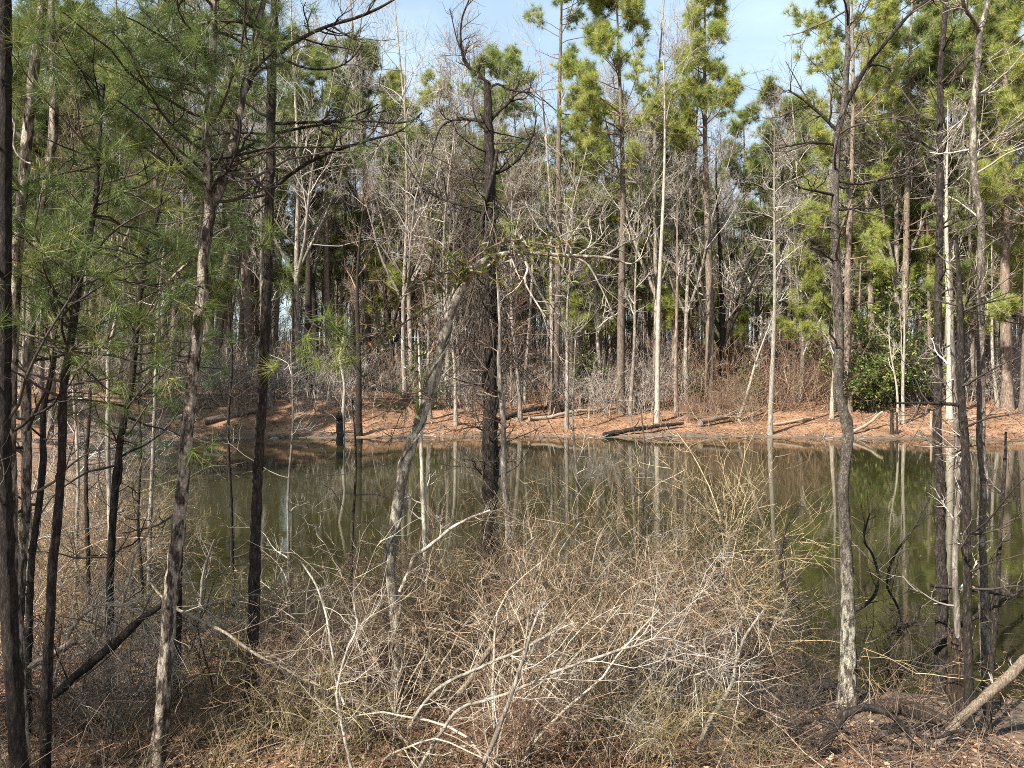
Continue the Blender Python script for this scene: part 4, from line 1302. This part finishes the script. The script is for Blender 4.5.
for i, (pts, d, mt, lab) in enumerate([
        ([(88, 280, 2), (86, 340, 3), (90, 400, 3.4), (86, 470, 4), (88, 560, 4.6)], 7.4, 'dark_bark', 'thin dark sapling just right of the young pine stem'),
        ([(168, 215, 2), (160, 290, 3), (156, 360, 3.6), (154, 430, 4), (150, 520, 4.6)], 9.0, 'grey_bark', 'thin grey sapling at the left water edge left of the white streaked trunk'),
        ([(228, 300, 2), (232, 360, 2.6), (228, 430, 3.2), (231, 500, 3.6)], 9.6, 'dark_bark', 'thin dark sapling between the white streaked trunk and the straight trunk'),
        ([(20, 230, 2.4), (24, 320, 3), (22, 420, 4), (30, 520, 4.6), (28, 600, 5)], 6.6, 'grey_bark', 'thin grey sapling between the front trunks at the left edge'),
        ([(70, 330, 2), (74, 400, 3), (78, 470, 3.4), (76, 560, 4)], 8.6, 'pale_bark', 'thin pale sapling behind the young pine stem'),
        ([(138, 400, 2), (141, 450, 2.6), (138, 520, 3.2), (142, 580, 3.6)], 8.0, 'dark_bark', 'short thin dark sapling left of the white streaked trunk'),
        ([(290, 330, 1.6), (293, 420, 2.4), (288, 500, 3), (290, 600, 3.4)], 8.2, 'grey_bark', 'thin grey sapling right of the straight dark pine'),
        ([(576, 330, 1.6), (573, 420, 2.4), (578, 500, 3), (575, 580, 3.4)], 8.4, 'grey_bark', 'thin grey sapling in the thicket right of the broken snag'),
        ([(640, 400, 1.6), (645, 460, 2.2), (641, 540, 2.8)], 8.6, 'grey_bark', 'short thin sapling rising from the right of the thicket'),
        ([(352, 400, 1.6), (356, 460, 2.2), (352, 540, 3)], 7.6, 'dark_bark', 'short dark sapling between the straight pine and the arching tree')]):
    tree_px('sapling', lab, pts, d, mt, 'dark_twig' if mt == 'dark_bark' else 'grey_twig', 700 + i, twigs=(16, .12, 1, .2, .8))

# right hand group
tree_px('tree', 'crooked dark trunk with a pale lichened foot standing in the right of the pond',
        [(847, -30, 5), (847, 0, 5.5), (848, 43, 5.5), (846, 83, 6), (844, 107, 7), (838, 133, 7.5), (836, 167, 8), (835, 217, 8.5), (836, 256, 9), (838, 300, 9.5), (839, 339, 10), (838, 389, 11), (841, 405, 11.5), (846, 420, 12), (848, 440, 12),
         (845, 465, 11.5), (843, 490, 12), (844, 512, 12), (847, 579, 14), (848, 639, 17), (848, 690, 21), (846, 722, 27)],
        6.75, 'foot_bark', 'dark_twig', 320,
        limbs=[[(844, 108, 5), (852, 92, 4.5), (862, 72, 4), (880, 48, 3.4), (900, 24, 3), (920, 10, 2.4), (945, -4, 1.8)], [(837, 130, 4), (825, 118, 3.4), (812, 108, 3), (800, 100, 2.2), (785, 92, 1.6)],
               [(835, 147, 3), (815, 145, 2.6), (795, 147, 2), (775, 152, 1.2)], [(836, 193, 3), (815, 193, 2.4), (795, 194, 1.8), (782, 193, 1.2)], [(836, 182, 2.5), (858, 186, 2.2), (885, 181, 2), (915, 174, 1.4)],
               [(836, 210, 2.5), (856, 208, 2.2), (880, 206, 1.8), (905, 196, 1.2)], [(838, 260, 2), (822, 252, 1.8), (805, 240, 1.2)]],
        extra=2.5, twigs=(20, .35, 1, .2, .8), subtwigs=(4, 3), flare=1.1, sides=12, limb_mat='dark_bark')
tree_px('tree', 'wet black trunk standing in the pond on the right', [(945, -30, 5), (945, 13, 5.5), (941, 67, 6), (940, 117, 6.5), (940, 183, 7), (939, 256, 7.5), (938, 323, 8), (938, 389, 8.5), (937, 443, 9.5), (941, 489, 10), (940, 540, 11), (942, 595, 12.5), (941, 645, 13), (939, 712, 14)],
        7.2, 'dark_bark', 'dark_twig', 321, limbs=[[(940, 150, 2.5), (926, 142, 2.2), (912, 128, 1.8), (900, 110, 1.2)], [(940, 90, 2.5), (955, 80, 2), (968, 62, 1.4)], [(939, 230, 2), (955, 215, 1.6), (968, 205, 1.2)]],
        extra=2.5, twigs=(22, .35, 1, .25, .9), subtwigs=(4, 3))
tree_px('tree', 'lichened grey stem with a forked top near the right edge', [(989, -30, 5), (987, 7, 6), (980, 33, 7), (976, 83, 7), (973, 117, 7.5), (975, 183, 7.5), (981, 217, 7.5), (981, 256, 8), (981, 323, 8), (981, 389, 8.5), (981, 443, 9), (985, 489, 9), (981, 520, 9), (983, 579, 9.5), (985, 645, 10), (988, 720, 11)],
        6.7, 'stem_bark', 'grey_twig', 322, limbs=[[(979, 35, 4), (968, 26, 4), (955, 18, 3.6), (946, 4, 3), (940, -12, 2)], [(975, 98, 2.6), (973, 112, 2.2), (966, 125, 1.6)], [(975, 150, 2), (990, 138, 1.8), (1005, 120, 1.2)], [(981, 440, 3), (973, 446, 2.6), (966, 455, 2)]],
        extra=2.5, twigs=(20, .35, 1, .25, .9), subtwigs=(4, 3))
tree_px('tree', 'brown stem with a broken side branch between the wet black trunk and the lichened stem', [(956, 235, 3.5), (959, 280, 5), (960, 323, 7), (961, 389, 8), (965, 443, 8.5), (966, 489, 8.5), (967, 560, 9), (968, 645, 9), (970, 745, 10)],
        6.3, 'dark_bark', 'dark_twig', 323, limbs=[[(963, 402, 4), (950, 401, 3.6), (925, 401, 2.8), (896, 402, 1.8)], [(959, 320, 3), (966, 305, 2.5), (972, 290, 1.6)]], twigs=(18, .25, 1, .2, .7))
tree_px('tree', 'pale thin stem just left of the brown stem in the right hand group', [(952, 300, 3), (953, 360, 4.5), (956, 420, 5.5), (958, 470, 6), (957, 520, 6.5), (955, 570, 6.5), (958, 640, 7), (956, 700, 7.5)], 6.9, 'grey_bark', 'grey_twig', 324, twigs=(14, .2, 1, .2, .6))
tree_px('snag', 'thin dark broken snag near the right edge', [(1006, 432, 2.5), (1005, 460, 3.5), (1003, 490, 4), (1000, 530, 4.5), (998, 580, 5), (993, 650, 5.5), (989, 720, 6)], 6.4, 'dark_bark', 'dark_twig', 325, twigs=(7, .2, .9, .1, .3))
post('crumbling brown stump between the right hand stems', 958, 724, .72, .068, 'rotten_wood', 31, d=6.55)


# --- fallen wood of the near bank
def branch(label, pts, d, mat, seed, twig=None, kind='fallen_branch', cat='branch', tw=(10, .15, .7), d1=None, up=.2):
    rng = np.random.default_rng(seed)
    k = len(pts)
    pp = [(*p[:3], d + ((d1 - d) * i / (k - 1) if d1 else 0)) for i, p in enumerate(pts)]
    P, R = line_px(pp, d, .05)
    P = P + np.cumsum(rng.normal(size=P.shape) * .003, 0)
    g = Geo().tubes(P, R, 8, 0, rng.random(), .08, rng, cap=True)
    if tw[0]:
        QP, QR = resample(P, R, 24)
        A, AR = grow(rng, QP[None], QR[None], tw[0], .1, 1, tw[1:], (25, 70), 6, up=up, wig=.17, rr=.33, rmax=.006, rmin=.002)
        g.tubes(A, AR, 4, 1, rng.random(len(A)))
        B, BR = grow(rng, A, AR, 5, .15, 1, (tw[1] * .4, tw[2] * .5), (25, 60), 4, up=.2, wig=.2, rr=.6, rmin=.0014)
        g.tubes(B, BR, 3, 1, rng.random(len(B)))
    return tag(link(kind, g.mesh(kind, [mat, twig or 'grey_twig'], P[0]), None, P[0]), label, cat)


branch('pale fallen log slanting up at the bottom right edge', [(930, 752, 6), (945, 735, 7.5), (962, 716, 8.5), (985, 698, 9), (1004, 681, 10), (1026, 660, 10.5), (1060, 628, 11)], 6.0, 'log_wood', 41, tw=(4, .1, .3))
branch('thin black branch lying level across the right hand stems', [(930, 585, 3.5), (948, 587, 4), (980, 591, 4), (1012, 596, 3)], 7.0, 'wet_wood', 42, 'dark_twig', tw=(5, .1, .4))
branch('black branch rising behind the right hand stems', [(930, 645, 5), (950, 632, 5), (972, 618, 5), (995, 603, 4.4), (1020, 588, 3.4)], 7.1, 'wet_wood', 43, 'dark_twig', tw=(8, .15, .5))
branch('dark arching root like limb over the mud at the bottom right', [(806, 772, 8), (824, 748, 8), (838, 726, 8), (852, 714, 8), (872, 711, 7), (892, 718, 6), (908, 732, 5), (916, 744, 4)], 5.6, 'wet_wood', 44, 'dark_twig', tw=(6, .1, .4))
branch('dark leaning pole behind the leaning white streaked trunk', [(45, 702, 7), (60, 690, 8), (90, 662, 8), (112, 645, 8), (135, 622, 7), (162, 600, 5), (178, 580, 3)], 5.2, 'dark_bark', 45, 'dark_twig', tw=(8, .15, .6))
branch('grey sunlit dead log low on the left', [(18, 672, 7), (40, 660, 7), (58, 650, 7), (75, 640, 6)], 5.6, 'dead_wood', 46, 'white_twig', tw=(4, .1, .4))
branch('slender white dead branch sloping down right of the white streaked trunk', [(150, 580, 2), (165, 596, 2.6), (182, 611, 3), (204, 622, 3), (225, 632, 3.2), (250, 650, 3.2), (290, 672, 3.5), (330, 694, 4)], 5.0, 'dead_wood', 47, 'white_twig', tw=(9, .15, .6))
branch('fan of bleached dead twigs lodged in the brush on the left', [(65, 640, 4), (78, 618, 4), (95, 606, 3.5), (118, 606, 3), (138, 618, 2.4), (150, 632, 1.6)], 5.3, 'dead_wood', 48, 'white_twig', tw=(34, .25, .6), up=-.35)
branch('long white dead branch bowed across the bottom middle, upper one', [(410, 726, 2.6), (422, 708, 3.4), (436, 692, 3.5), (455, 682, 3.3), (473, 675, 3.1), (512, 659, 2.8), (545, 642, 2.2), (575, 628, 1.5)], 4.7, 'pale_bark', 49, 'white_twig', tw=(12, .15, .6))
branch('long white dead branch bowed across the bottom middle, lower one', [(416, 775, 3.8), (430, 750, 3.7), (443, 730, 3.6), (463, 706, 3.4), (490, 698, 3.3), (512, 690, 3.2), (555, 670, 3.1), (589, 658, 2.9), (629, 645, 2.5), (662, 635, 2), (692, 644, 1.4)], 4.6, 'pale_bark', 50, 'white_twig', tw=(22, .15, .6))
branch('thick broken pale branch standing slanted in the middle thicket', [(458, 695, 7), (470, 680, 6), (482, 660, 5), (500, 640, 6), (512, 625, 7), (538, 610, 5), (552, 596, 2.5)], 5.3, 'log_wood', 51, 'white_twig', tw=(6, .1, .4))
branch('pale sapling stem leaning right at the bottom middle', [(478, 776, 5.5), (492, 745, 5), (505, 715, 4.4), (517, 682, 3.6), (530, 640, 2.8), (540, 610, 1.6)], 4.5, 'grey_bark', 52, 'grey_twig', tw=(10, .15, .6))
branch('slim white stem bent like an elbow on the lower right of the thicket', [(698, 752, 4), (705, 730, 4.4), (715, 712, 4.4), (733, 686, 4), (738, 660, 3.4), (748, 632, 2.6), (765, 612, 1.8)], 5.4, 'pale_bark', 53, 'white_twig', tw=(10, .15, .5))
branch('curved pale branch rising from the arching tree toward the snag', [(400, 592, 3.5), (410, 570, 4), (414, 560, 4), (430, 548, 3.4), (450, 532, 3), (470, 520, 2.6), (492, 512, 2)], 5.9, 'pale_bark', 54, 'white_twig', tw=(6, .1, .4))
branch('pale drooping vine stem left of the snag', [(415, 580, 2), (422, 560, 3), (424, 590, 3.6), (431, 606, 3.4), (437, 622, 2.6)], 6.2, 'pale_bark', 55, 'white_twig', tw=(3, .1, .3))
branch('dark fallen sapling from the left bottom corner of the thicket', [(256, 660, 3), (276, 668, 4.5), (300, 682, 5), (322, 694, 5.5), (340, 704, 6), (362, 730, 7)], 4.8, 'dark_bark', 56, 'dark_twig', tw=(9, .15, .6))
branch('curling black branch hanging over the water left of the crooked dark trunk', [(812, 640, 3), (800, 610, 3), (786, 590, 3.4), (780, 560, 3), (786, 530, 2.4), (800, 505, 1.6)], 7.4, 'wet_wood', 57, 'dark_twig', tw=(14, .2, .8))
branch('curling black branch hanging over the water right of the crooked dark trunk', [(852, 612, 3.4), (870, 600, 3.4), (880, 580, 3), (876, 555, 2.6), (866, 535, 2.2), (872, 512, 1.6)], 7.2, 'wet_wood', 58, 'dark_twig', tw=(14, .2, .8))
branch('small black crossed branch sticking out of the water', [(884, 640, 3), (900, 630, 4), (914, 620, 5), (918, 606, 3)], 7.8, 'wet_wood', 59, 'dark_twig', tw=(8, .15, .5))
branch('tall thin black branch curving out of the water', [(905, 640, 2.4), (898, 610, 2.6), (886, 585, 2.6), (894, 555, 2.2), (914, 530, 1.8), (930, 500, 1.2)], 7.6, 'wet_wood', 60, 'dark_twig', tw=(12, .2, .8))
branch('half sunk rotten log in the mud behind the arching limb', [(868, 708, 12), (890, 706, 16), (918, 712, 16), (945, 722, 12)], 6.2, 'rotten_wood', 61, tw=(0, 0, 0))
branch('black root mass at the waterline left of the lichened foot', [(796, 708, 12), (812, 690, 14), (828, 684, 12), (838, 700, 9)], 6.9, 'wet_wood', 62, 'dark_twig', tw=(26, .1, .35))
branch('straight pale twig standing against the left hand brush', [(113, 632, 3), (124, 590, 3), (130, 560, 2.8), (144, 535, 2.2), (155, 512, 1.6)], 5.6, 'dead_wood', 63, 'white_twig', tw=(6, .1, .5))
branch('pale upright forked twig in the brush right of the straight trunk', [(200, 605, 2.4), (203, 580, 2.4), (207, 560, 2.2), (216, 540, 1.8)], 5.4, 'pale_bark', 64, 'white_twig', tw=(8, .1, .4))
branch('curly pale vine loop at the left edge', [(2, 40, 1.6), (3, 75, 2), (10, 110, 2.2), (16, 125, 2), (12, 145, 2), (20, 158, 1.8), (30, 165, 1.4)], 4.4, 'pale_bark', 65, 'white_twig', kind='vine', cat='vine', tw=(0, 0, 0))
branch('white forked shrub stem left of the arching tree foot', [(354, 776, 3.6), (347, 750, 3.4), (340, 718, 3.2), (335, 692, 3), (340, 672, 2.6), (346, 650, 2.2), (356, 620, 1.8), (350, 590, 1.2)], 4.6, 'pale_bark', 66, 'white_twig', kind='dead_shrub', tw=(16, .2, .7))
branch('thin white stem crossing the foot of the forked shrub stem', [(300, 560, 1.6), (318, 590, 2), (328, 630, 2.4), (336, 672, 2.8), (344, 700, 3)], 4.7, 'pale_bark', 67, 'white_twig', kind='dead_shrub', tw=(14, .2, .6))

branch('dark root bent low over the mud left of the lichened foot', [(720, 742, 3), (745, 722, 4), (772, 708, 4.6), (800, 702, 5), (826, 708, 4)], 6.1, 'wet_wood', 80, 'dark_twig', tw=(14, .1, .5))
branch('black sodden limb along the waterline left of the lichened foot', [(742, 700, 4), (768, 690, 5), (796, 694, 5), (820, 704, 4)], 6.6, 'wet_wood', 81, 'dark_twig', tw=(14, .1, .5))
branch('dark crooked stick in front of the lichened foot', [(770, 752, 3), (792, 730, 3.6), (822, 718, 4), (850, 735, 3)], 5.7, 'wet_wood', 82, 'dark_twig', tw=(14, .1, .5))
branch('dark crooked stick lying under the pale fallen log', [(868, 742, 3), (900, 730, 4), (930, 738, 4), (968, 728, 3)], 5.7, 'wet_wood', 83, 'dark_twig', tw=(14, .1, .5))


# --- twiggy shrubs
def shrub_mesh(seed, h, spread, mat, n=20, arch=.6, tw=(6, 5, 3), r=.007, curl=.1):
    rng = np.random.default_rng(seed)
    base = rng.normal(size=(n, 3)) * np.array([.16, .16, 0]) * spread
    a = rng.uniform(0, 6.28, n)
    o = rng.uniform(.1, .75, n) * spread
    D = nrm(np.stack([np.cos(a) * o, np.sin(a) * o, np.ones(n)], -1))
    L = h * rng.uniform(.55, 1.2, n)
    pts = [base - UP * .06]
    p = base
    for i in range(9):
        D = nrm(D + np.stack([np.cos(a), np.sin(a), -np.ones(n) * 1.2], -1) * arch * .1 * (i / 4) + rng.normal(size=D.shape) * curl)
        p = p + D * (L / 9)[:, None]
        pts.append(p)
    A = np.stack(pts, 1)
    AR = (r * rng.uniform(.6, 1.4, n))[:, None] * np.linspace(1, .3, 10)
    g = Geo().tubes(A, AR, 5, 0, rng.random(n) * .7 + .3, .05, rng)
    B, BR = grow(rng, A, AR, tw[0], .12, 1, (.25 * h, .5 * h), (20, 65), 7, up=.2, wig=.15, rr=.6, rmin=.0028, taper_len=.4)
    g2 = Geo().tubes(B, BR, 4, 0, rng.random(len(B)))
    C, CR = grow(rng, B, BR, tw[1], .1, 1, (.08 * h, .24 * h), (25, 65), 5, up=.15, wig=.2, rr=.65, rmin=.0021)
    g2.tubes(C, CR, 3, 0, rng.random(len(C)))
    E, ER = grow(rng, C, CR, tw[2], .1, 1, (.03 * h, .11 * h), (25, 65), 3, up=.1, wig=.2, rr=.7, rmin=.0017)
    g2.tubes(E, ER, 3, 0, rng.random(len(E)))
    return g.mesh('stems', [mat]), g2.mesh('crown', [mat])


SH = {'tan': [shrub_mesh(501 + i, 1.9, 1.0, 'tan_twig') for i in range(3)],
      'olive': [shrub_mesh(511 + i, 1.7, 1.0, 'olive_twig', tw=(6, 5, 4), arch=.7) for i in range(2)],
      'grey': [shrub_mesh(521 + i, 1.7, 1.2, 'grey_twig', n=16, arch=.8, curl=.15) for i in range(2)],
      'red': [shrub_mesh(531 + i, 1.5, 1.0, 'red_twig', curl=.13) for i in range(2)],
      'straw': [shrub_mesh(561, 2.0, 1.3, 'straw_twig', n=16, tw=(6, 5, 3), arch=.75, r=.008)],
      'cane': [shrub_mesh(565 + i, 1.9, 1.1, 'cane', n=9, tw=(5, 4, 3), arch=.5, r=.014, curl=.13) for i in range(2)],
      'dark': [shrub_mesh(541 + i, 1.8, 1.0, 'dark_twig', n=9, tw=(5, 4, 3), curl=.18) for i in range(2)],
      'white': [shrub_mesh(551, 1.5, 1.2, 'white_twig', n=8, tw=(6, 5, 3), curl=.14)]}


def shrub(kind, i, px, d, sc, label, rz=None, sx=1.0, group=None):
    x = (px - 512) / F * d
    o = root('shrub', (x, d, gz(x, d) if gz(x, d) > -.45 else -.45), label, 'shrub', group)
    o.rotation_euler = (0, 0, (px * .37 + d * 1.7) % 6.28 if rz is None else rz)
    o.scale = (sc * sx, sc * sx, sc)
    ms = SH[kind][i % len(SH[kind])]
    link('stems', ms[0], o)
    link('crown', ms[1], o)


for a in [
    ('cane', 0, 505, 5.0, .72, 'thick stemmed tan shrub rising at the bottom middle behind the bowed white branches'),
    ('cane', 1, 375, 5.4, .7, 'thick stemmed tan shrub by the foot of the arching tree'),
    ('cane', 0, 585, 6.6, .8, 'thick stemmed tan shrub in the right half of the thicket'),
    ('straw', 0, 672, 8.4, 1.12, 'widest straw yellow shrub leaning out over the pond'),
    ('straw', 0, 705, 8.0, 1.3, 'tall straw coloured shrub fanning out over the water in the middle right'),
    ('tan', 1, 650, 8.0, 1.0, 'dense tan shrub left of the straw coloured fan at the water'),
    ('olive', 0, 590, 7.4, .95, 'olive tinged shrub in the middle of the thicket'),
    ('tan', 2, 540, 7.2, .9, 'tan shrub right of the foot of the broken snag'),
    ('olive', 1, 470, 7.0, .86, 'olive tinged shrub left of the foot of the broken snag'),
    ('red', 0, 440, 7.2, .75, 'rusty twigged shrub behind the arching tree on its right'),
    ('tan', 1, 350, 7.0, .68, 'tan shrub left of the arching tree trunk'),
    ('red', 1, 305, 7.2, .68, 'rusty twigged shrub under the sky reflection on the left'),
    ('olive', 0, 245, 7.0, .68, 'yellow green twiggy shrub right of the leaning white streaked trunk'),
    ('olive', 1, 150, 7.4, .62, 'yellow green twiggy shrub left of the leaning white streaked trunk'),
    ('grey', 0, 120, 6.0, .65, 'bleached grey shrub low between the left hand stems'),
    ('red', 0, 300, 5.6, .7, 'brown shrub in front of the rusty twigged one on the left'),
    ('tan', 0, 478, 6.3, .85, 'tan shrub in front of the arching tree foot'),
    ('tan', 2, 520, 5.8, .8, 'brownish shrub behind the bowed white branches'),
    ('tan', 1, 580, 5.6, .85, 'tan shrub at the bottom middle under the lower white branch'),
    ('grey', 0, 640, 6.2, .85, 'grey shrub at the tip of the lower white branch'),
    ('red', 0, 610, 6.8, .85, 'rusty twigged shrub in the right half of the thicket'),
    ('red', 1, 690, 6.6, .85, 'rusty twigged shrub on the right end of the thicket'),
    ('red', 1, 520, 5.0, .55, 'low brown shrub at the bottom edge in the middle'),
    ('olive', 0, 315, 5.0, .55, 'low mossy looking olive shrub at the bottom left of the arching tree'),
    ('olive', 1, 655, 5.2, .5, 'low olive shrub at the bottom edge right of the middle'),
    ('dark', 0, 735, 7.6, .75, 'sparse dark shrub at the waterline right of the thicket'),
    ('dark', 1, 790, 7.6, .7, 'sparse dark shrub in the water left of the crooked dark trunk'),
    ('dark', 0, 872, 7.4, .6, 'sparse dark shrub in the water right of the crooked dark trunk'),
    ('dark', 1, 60, 6.2, .9, 'dark leafless shrub at the left edge'),
    ('dark', 0, 745, 5.6, .5, 'low dark brush on the mud at the bottom right of the thicket'),
    ('dark', 1, 800, 5.4, .4, 'low dark brush before the dark arching limb'),
    ('dark', 1, 40, 5.2, .5, 'low dark brush at the bottom left corner'),
    ('dark', 0, 130, 5.0, .5, 'low dark brush left of the streaked trunk foot'),
    ('white', 0, 110, 5.7, .6, 'small bleached shrub beside the fan of dead twigs'),
    ('white', 0, 600, 5.3, .7, 'small bleached shrub over the lower white branch'),
    ('white', 0, 300, 6.4, .85, 'bleached open shrub between straight trunk and arching tree'),
    ('dark', 1, 765, 7.4, .8, 'open dark twigs over the water between the straw yellow shrub and the crooked dark trunk'),
    ('dark', 0, 905, 7.6, .72, 'open dark twigs over the water between the crooked dark trunk and the wet black trunk'),
    ('red', 1, 385, 6.8, .75, 'rusty twigged shrub right at the foot of the arching tree'),
    ('red', 0, 88, 9.0, .9, 'brown shrub on the left shore behind the young pine stem'),
    ('dark', 1, 112, 9.6, .95, 'dark leafless shrub at the left water edge'),
    ('olive', 0, 55, 8.4, .9, 'olive tinged shrub at the far left behind the front trunks'),
    ('red', 1, 132, 11.2, .9, 'rusty shrub leaning over the left water edge'),
    ('tan', 1, 28, 7.2, .9, 'brown tangled shrub between the two front trunks at the left'),
    ('dark', 0, 185, 6.2, .75, 'dark leafless shrub by the leaning white streaked trunk'),
    ('red', 0, 75, 5.8, .6, 'rusty shrub low behind the young pine stem'),
    ('tan', 0, 75, 11.5, 1.0, 'tan shrub on the left shore behind the saplings'),
    ('olive', 1, 120, 13, 1.1, 'yellow green shrub farther along the left shore'),
    ('grey', 0, 60, 16, 1.3, 'grey shrub far along the left shore'),
    ('grey', 1, 118, 24, 1.6, 'grey brush overhanging the water on the left shore'),
    ('grey', 0, 150, 32, 1.6, 'grey brush at the far corner of the left shore'),
    ('dark', 1, 150, 37, 2.0, 'dark brush in the shaded far left corner of the pond'),
    ('dark', 0, 100, 30, 2.0, 'dark brush leaning over the left shore'),
    ('red', 1, 720, 47, 1.8, 'orange brown brush on the straw bank right of the reddish pine'),
    ('red', 0, 690, 46, 1.3, 'orange brown brush on the straw bank left of the reddish pine'),
    ('tan', 1, 750, 46.5, 1.5, 'straw coloured brush on the bank below the dark spreading tree'),
]:
    shrub(*a)


# --- ground cover
def twig_litter():
    rng = np.random.default_rng(61)
    g = Geo()
    n = 5200
    x = rng.uniform(-5, 6.5, n)
    y = rng.uniform(3.6, 9.0, n)
    k = pond_dist(x, y) > -.5
    x, y = x[k], y[k]
    n = len(x)
    z = np.maximum(ground_z(x, y), 0)
    L = rng.uniform(.12, .8, n)
    a = rng.uniform(0, 6.28, n)
    e = rng.normal(size=n) * .32 + .18
    D = nrm(np.stack([np.cos(a), np.sin(a), e], -1))
    p = np.stack([x, y, z + .01], -1)
    pts = [p]
    for _ in range(4):
        D = nrm(D + rng.normal(size=D.shape) * .17)
        p = p + D * (L / 4)[:, None]
        pts.append(p)
    A = np.stack(pts, 1)
    AR = rng.uniform(.0015, .006, n)[:, None] * np.linspace(1, .4, 5)
    t = rng.integers(0, 3, n)
    for m in range(3):
        s = t == m
        g.tubes(A[s], AR[s], 4, m, rng.random(s.sum()))
        B, BR = grow(rng, A[s], AR[s], 3, .2, 1, (.06, .3), (25, 70), 4, up=.1, wig=.2, rr=.6, rmin=.0013)
        g.tubes(B, BR, 3, m, rng.random(len(B)))
    tag(link('twig_litter', g.mesh('twig_litter', ['brown_twig', 'red_twig', 'dark_twig'])), 'litter of fallen twigs on the near bank', 'twigs', kind='stuff')


def leaf_litter(name, label, xr, yr, n, size, flat, cond, mats=('dead_leaf',), lift=.01):
    rng = np.random.default_rng(71)
    u = rng.uniform(*xr, n)
    y = rng.uniform(*yr, n)
    x = u * y
    dd = pond_dist(x, y)
    k = cond(dd, rng.random(n)) & ~((y < 12) & (x > 1.3) & (rng.random(n) < .4))
    x, y = x[k], y[k]
    g = Geo()
    leaves(g, rng, np.stack([x, y, ground_z(x, y) + lift], -1), size, 0, None, flat, .55)
    m = len(x)
    j = rng.integers(0, m, m * 2)
    c = np.stack([x[j], y[j], ground_z(x[j], y[j]) + lift], -1) + rng.normal(size=(m * 2, 3)) * np.array([size, size, .004])
    a = rng.uniform(0, 6.28, m * 2)
    L = size * 1.8
    e = np.stack([np.cos(a), np.sin(a), rng.normal(size=m * 2) * .15], -1) * L
    s = np.stack([-np.sin(a), np.cos(a), 0 * a], -1) * size * .05
    g.tris(np.stack([c - s, c + s, c + e], 1), 1, rng.random(m * 2))
    tag(link(name, g.mesh(name, ['dead_leaf', 'straw'])), label, 'leaf litter', kind='stuff')


twig_litter()
leaf_litter('leaf_litter', 'fallen leaves and pine straw on the near bank', (-.95, .95), (3.5, 9.5), 26000, .06, .75, lambda d, r: d > .5 + r * 1.1)
leaf_litter('leaf_litter', 'fallen leaves and pine straw on the far bank', (-.5, .75), (38, 62), 42000, .13, .8, lambda d, r: d > .4 + r * 1.0, lift=.015)


def grass():
    rng = np.random.default_rng(81)
    g = Geo()
    n = 80
    c = np.stack([rng.uniform(-3.2, 1.9, n), rng.uniform(4.4, 7.6, n)], -1)
    k = pond_dist(c[:, 0], c[:, 1]) > .0
    c = np.repeat(c[k], 26, 0)
    m = len(c)
    c = c + rng.normal(size=c.shape) * .05
    z = ground_z(c[:, 0], c[:, 1])
    a = rng.uniform(0, 6.28, m)
    D = nrm(np.stack([np.cos(a) * .35, np.sin(a) * .35, np.ones(m)], -1))
    L = rng.uniform(.15, .55, m)
    p = np.stack([c[:, 0], c[:, 1], z], -1)
    pts = [p]
    for i in range(4):
        D = nrm(D + np.stack([np.cos(a), np.sin(a), -np.ones(m)], -1) * .1 * i + rng.normal(size=D.shape) * .06)
        p = p + D * (L / 4)[:, None]
        pts.append(p)
    g.tubes(np.stack(pts, 1), np.full((m, 1), .0016) * np.linspace(1, .3, 5), 3, 0, rng.random(m))
    tag(link('grass', g.mesh('grass', ['dry_grass'])), 'dry straw coloured grass tufts in the thicket', 'grass', kind='stuff')


grass()


def bank_sticks():
    rng = np.random.default_rng(91)
    g = Geo()
    n = 3200
    y = rng.uniform(38, 58, n)
    x = rng.uniform(-.5, .75, n) * y
    dd = pond_dist(x, y)
    k = (dd > -.15) & (rng.random(n) < np.where(dd < 1.2, 1.0, np.where(x / y < -.18, .8, .4)))
    x, y = x[k], y[k]
    n = len(x)
    L = rng.uniform(.25, 1.5, n)
    a = rng.uniform(0, 6.28, n)
    D = nrm(np.stack([np.cos(a), np.sin(a), rng.normal(size=n) * .18 + .08], -1))
    p = np.stack([x, y, np.maximum(ground_z(x, y), 0) + .02], -1)
    pts = [p]
    for _ in range(4):
        D = nrm(D + rng.normal(size=D.shape) * .14)
        p = p + D * (L / 4)[:, None]
        pts.append(p)
    A = np.stack(pts, 1)
    AR = rng.uniform(.006, .024, n)[:, None] * np.linspace(1, .4, 5)
    t = rng.integers(0, 3, n)
    for m in range(3):
        s = t == m
        g.tubes(A[s], AR[s], 4, m, rng.random(s.sum()))
        B, BR = grow(rng, A[s], AR[s], 2, .2, 1, (.1, .5), (25, 70), 4, up=.1, wig=.2, rr=.6, rmin=.005)
        g.tubes(B, BR, 3, m, rng.random(len(B)))
    tag(link('twig_litter', g.mesh('twig_litter', ['brown_twig', 'dark_twig', 'grey_twig'])), 'sticks and debris strewn on the far bank', 'twigs', kind='stuff')


def floating_leaves():
    rng = np.random.default_rng(93)
    n = 5000
    y = rng.uniform(7, 42, n)
    x = rng.uniform(-.6, .75, n) * y
    dd = pond_dist(x, y)
    k = (dd < -.1) & (rng.random(n) < np.where(dd > -1.5, 1, .22 * value_noise(x * .3, y * .3, 44)))
    x, y = x[k], y[k]
    g = Geo()
    leaves(g, rng, np.stack([x, y, np.full(len(x), .006)], -1), .06, 0, None, .99, .5)
    tag(link('floating_leaves', g.mesh('floating_leaves', ['dead_leaf'])), 'dead leaves and bits floating on the pond', 'floating leaves', kind='stuff')


bank_sticks()
floating_leaves()
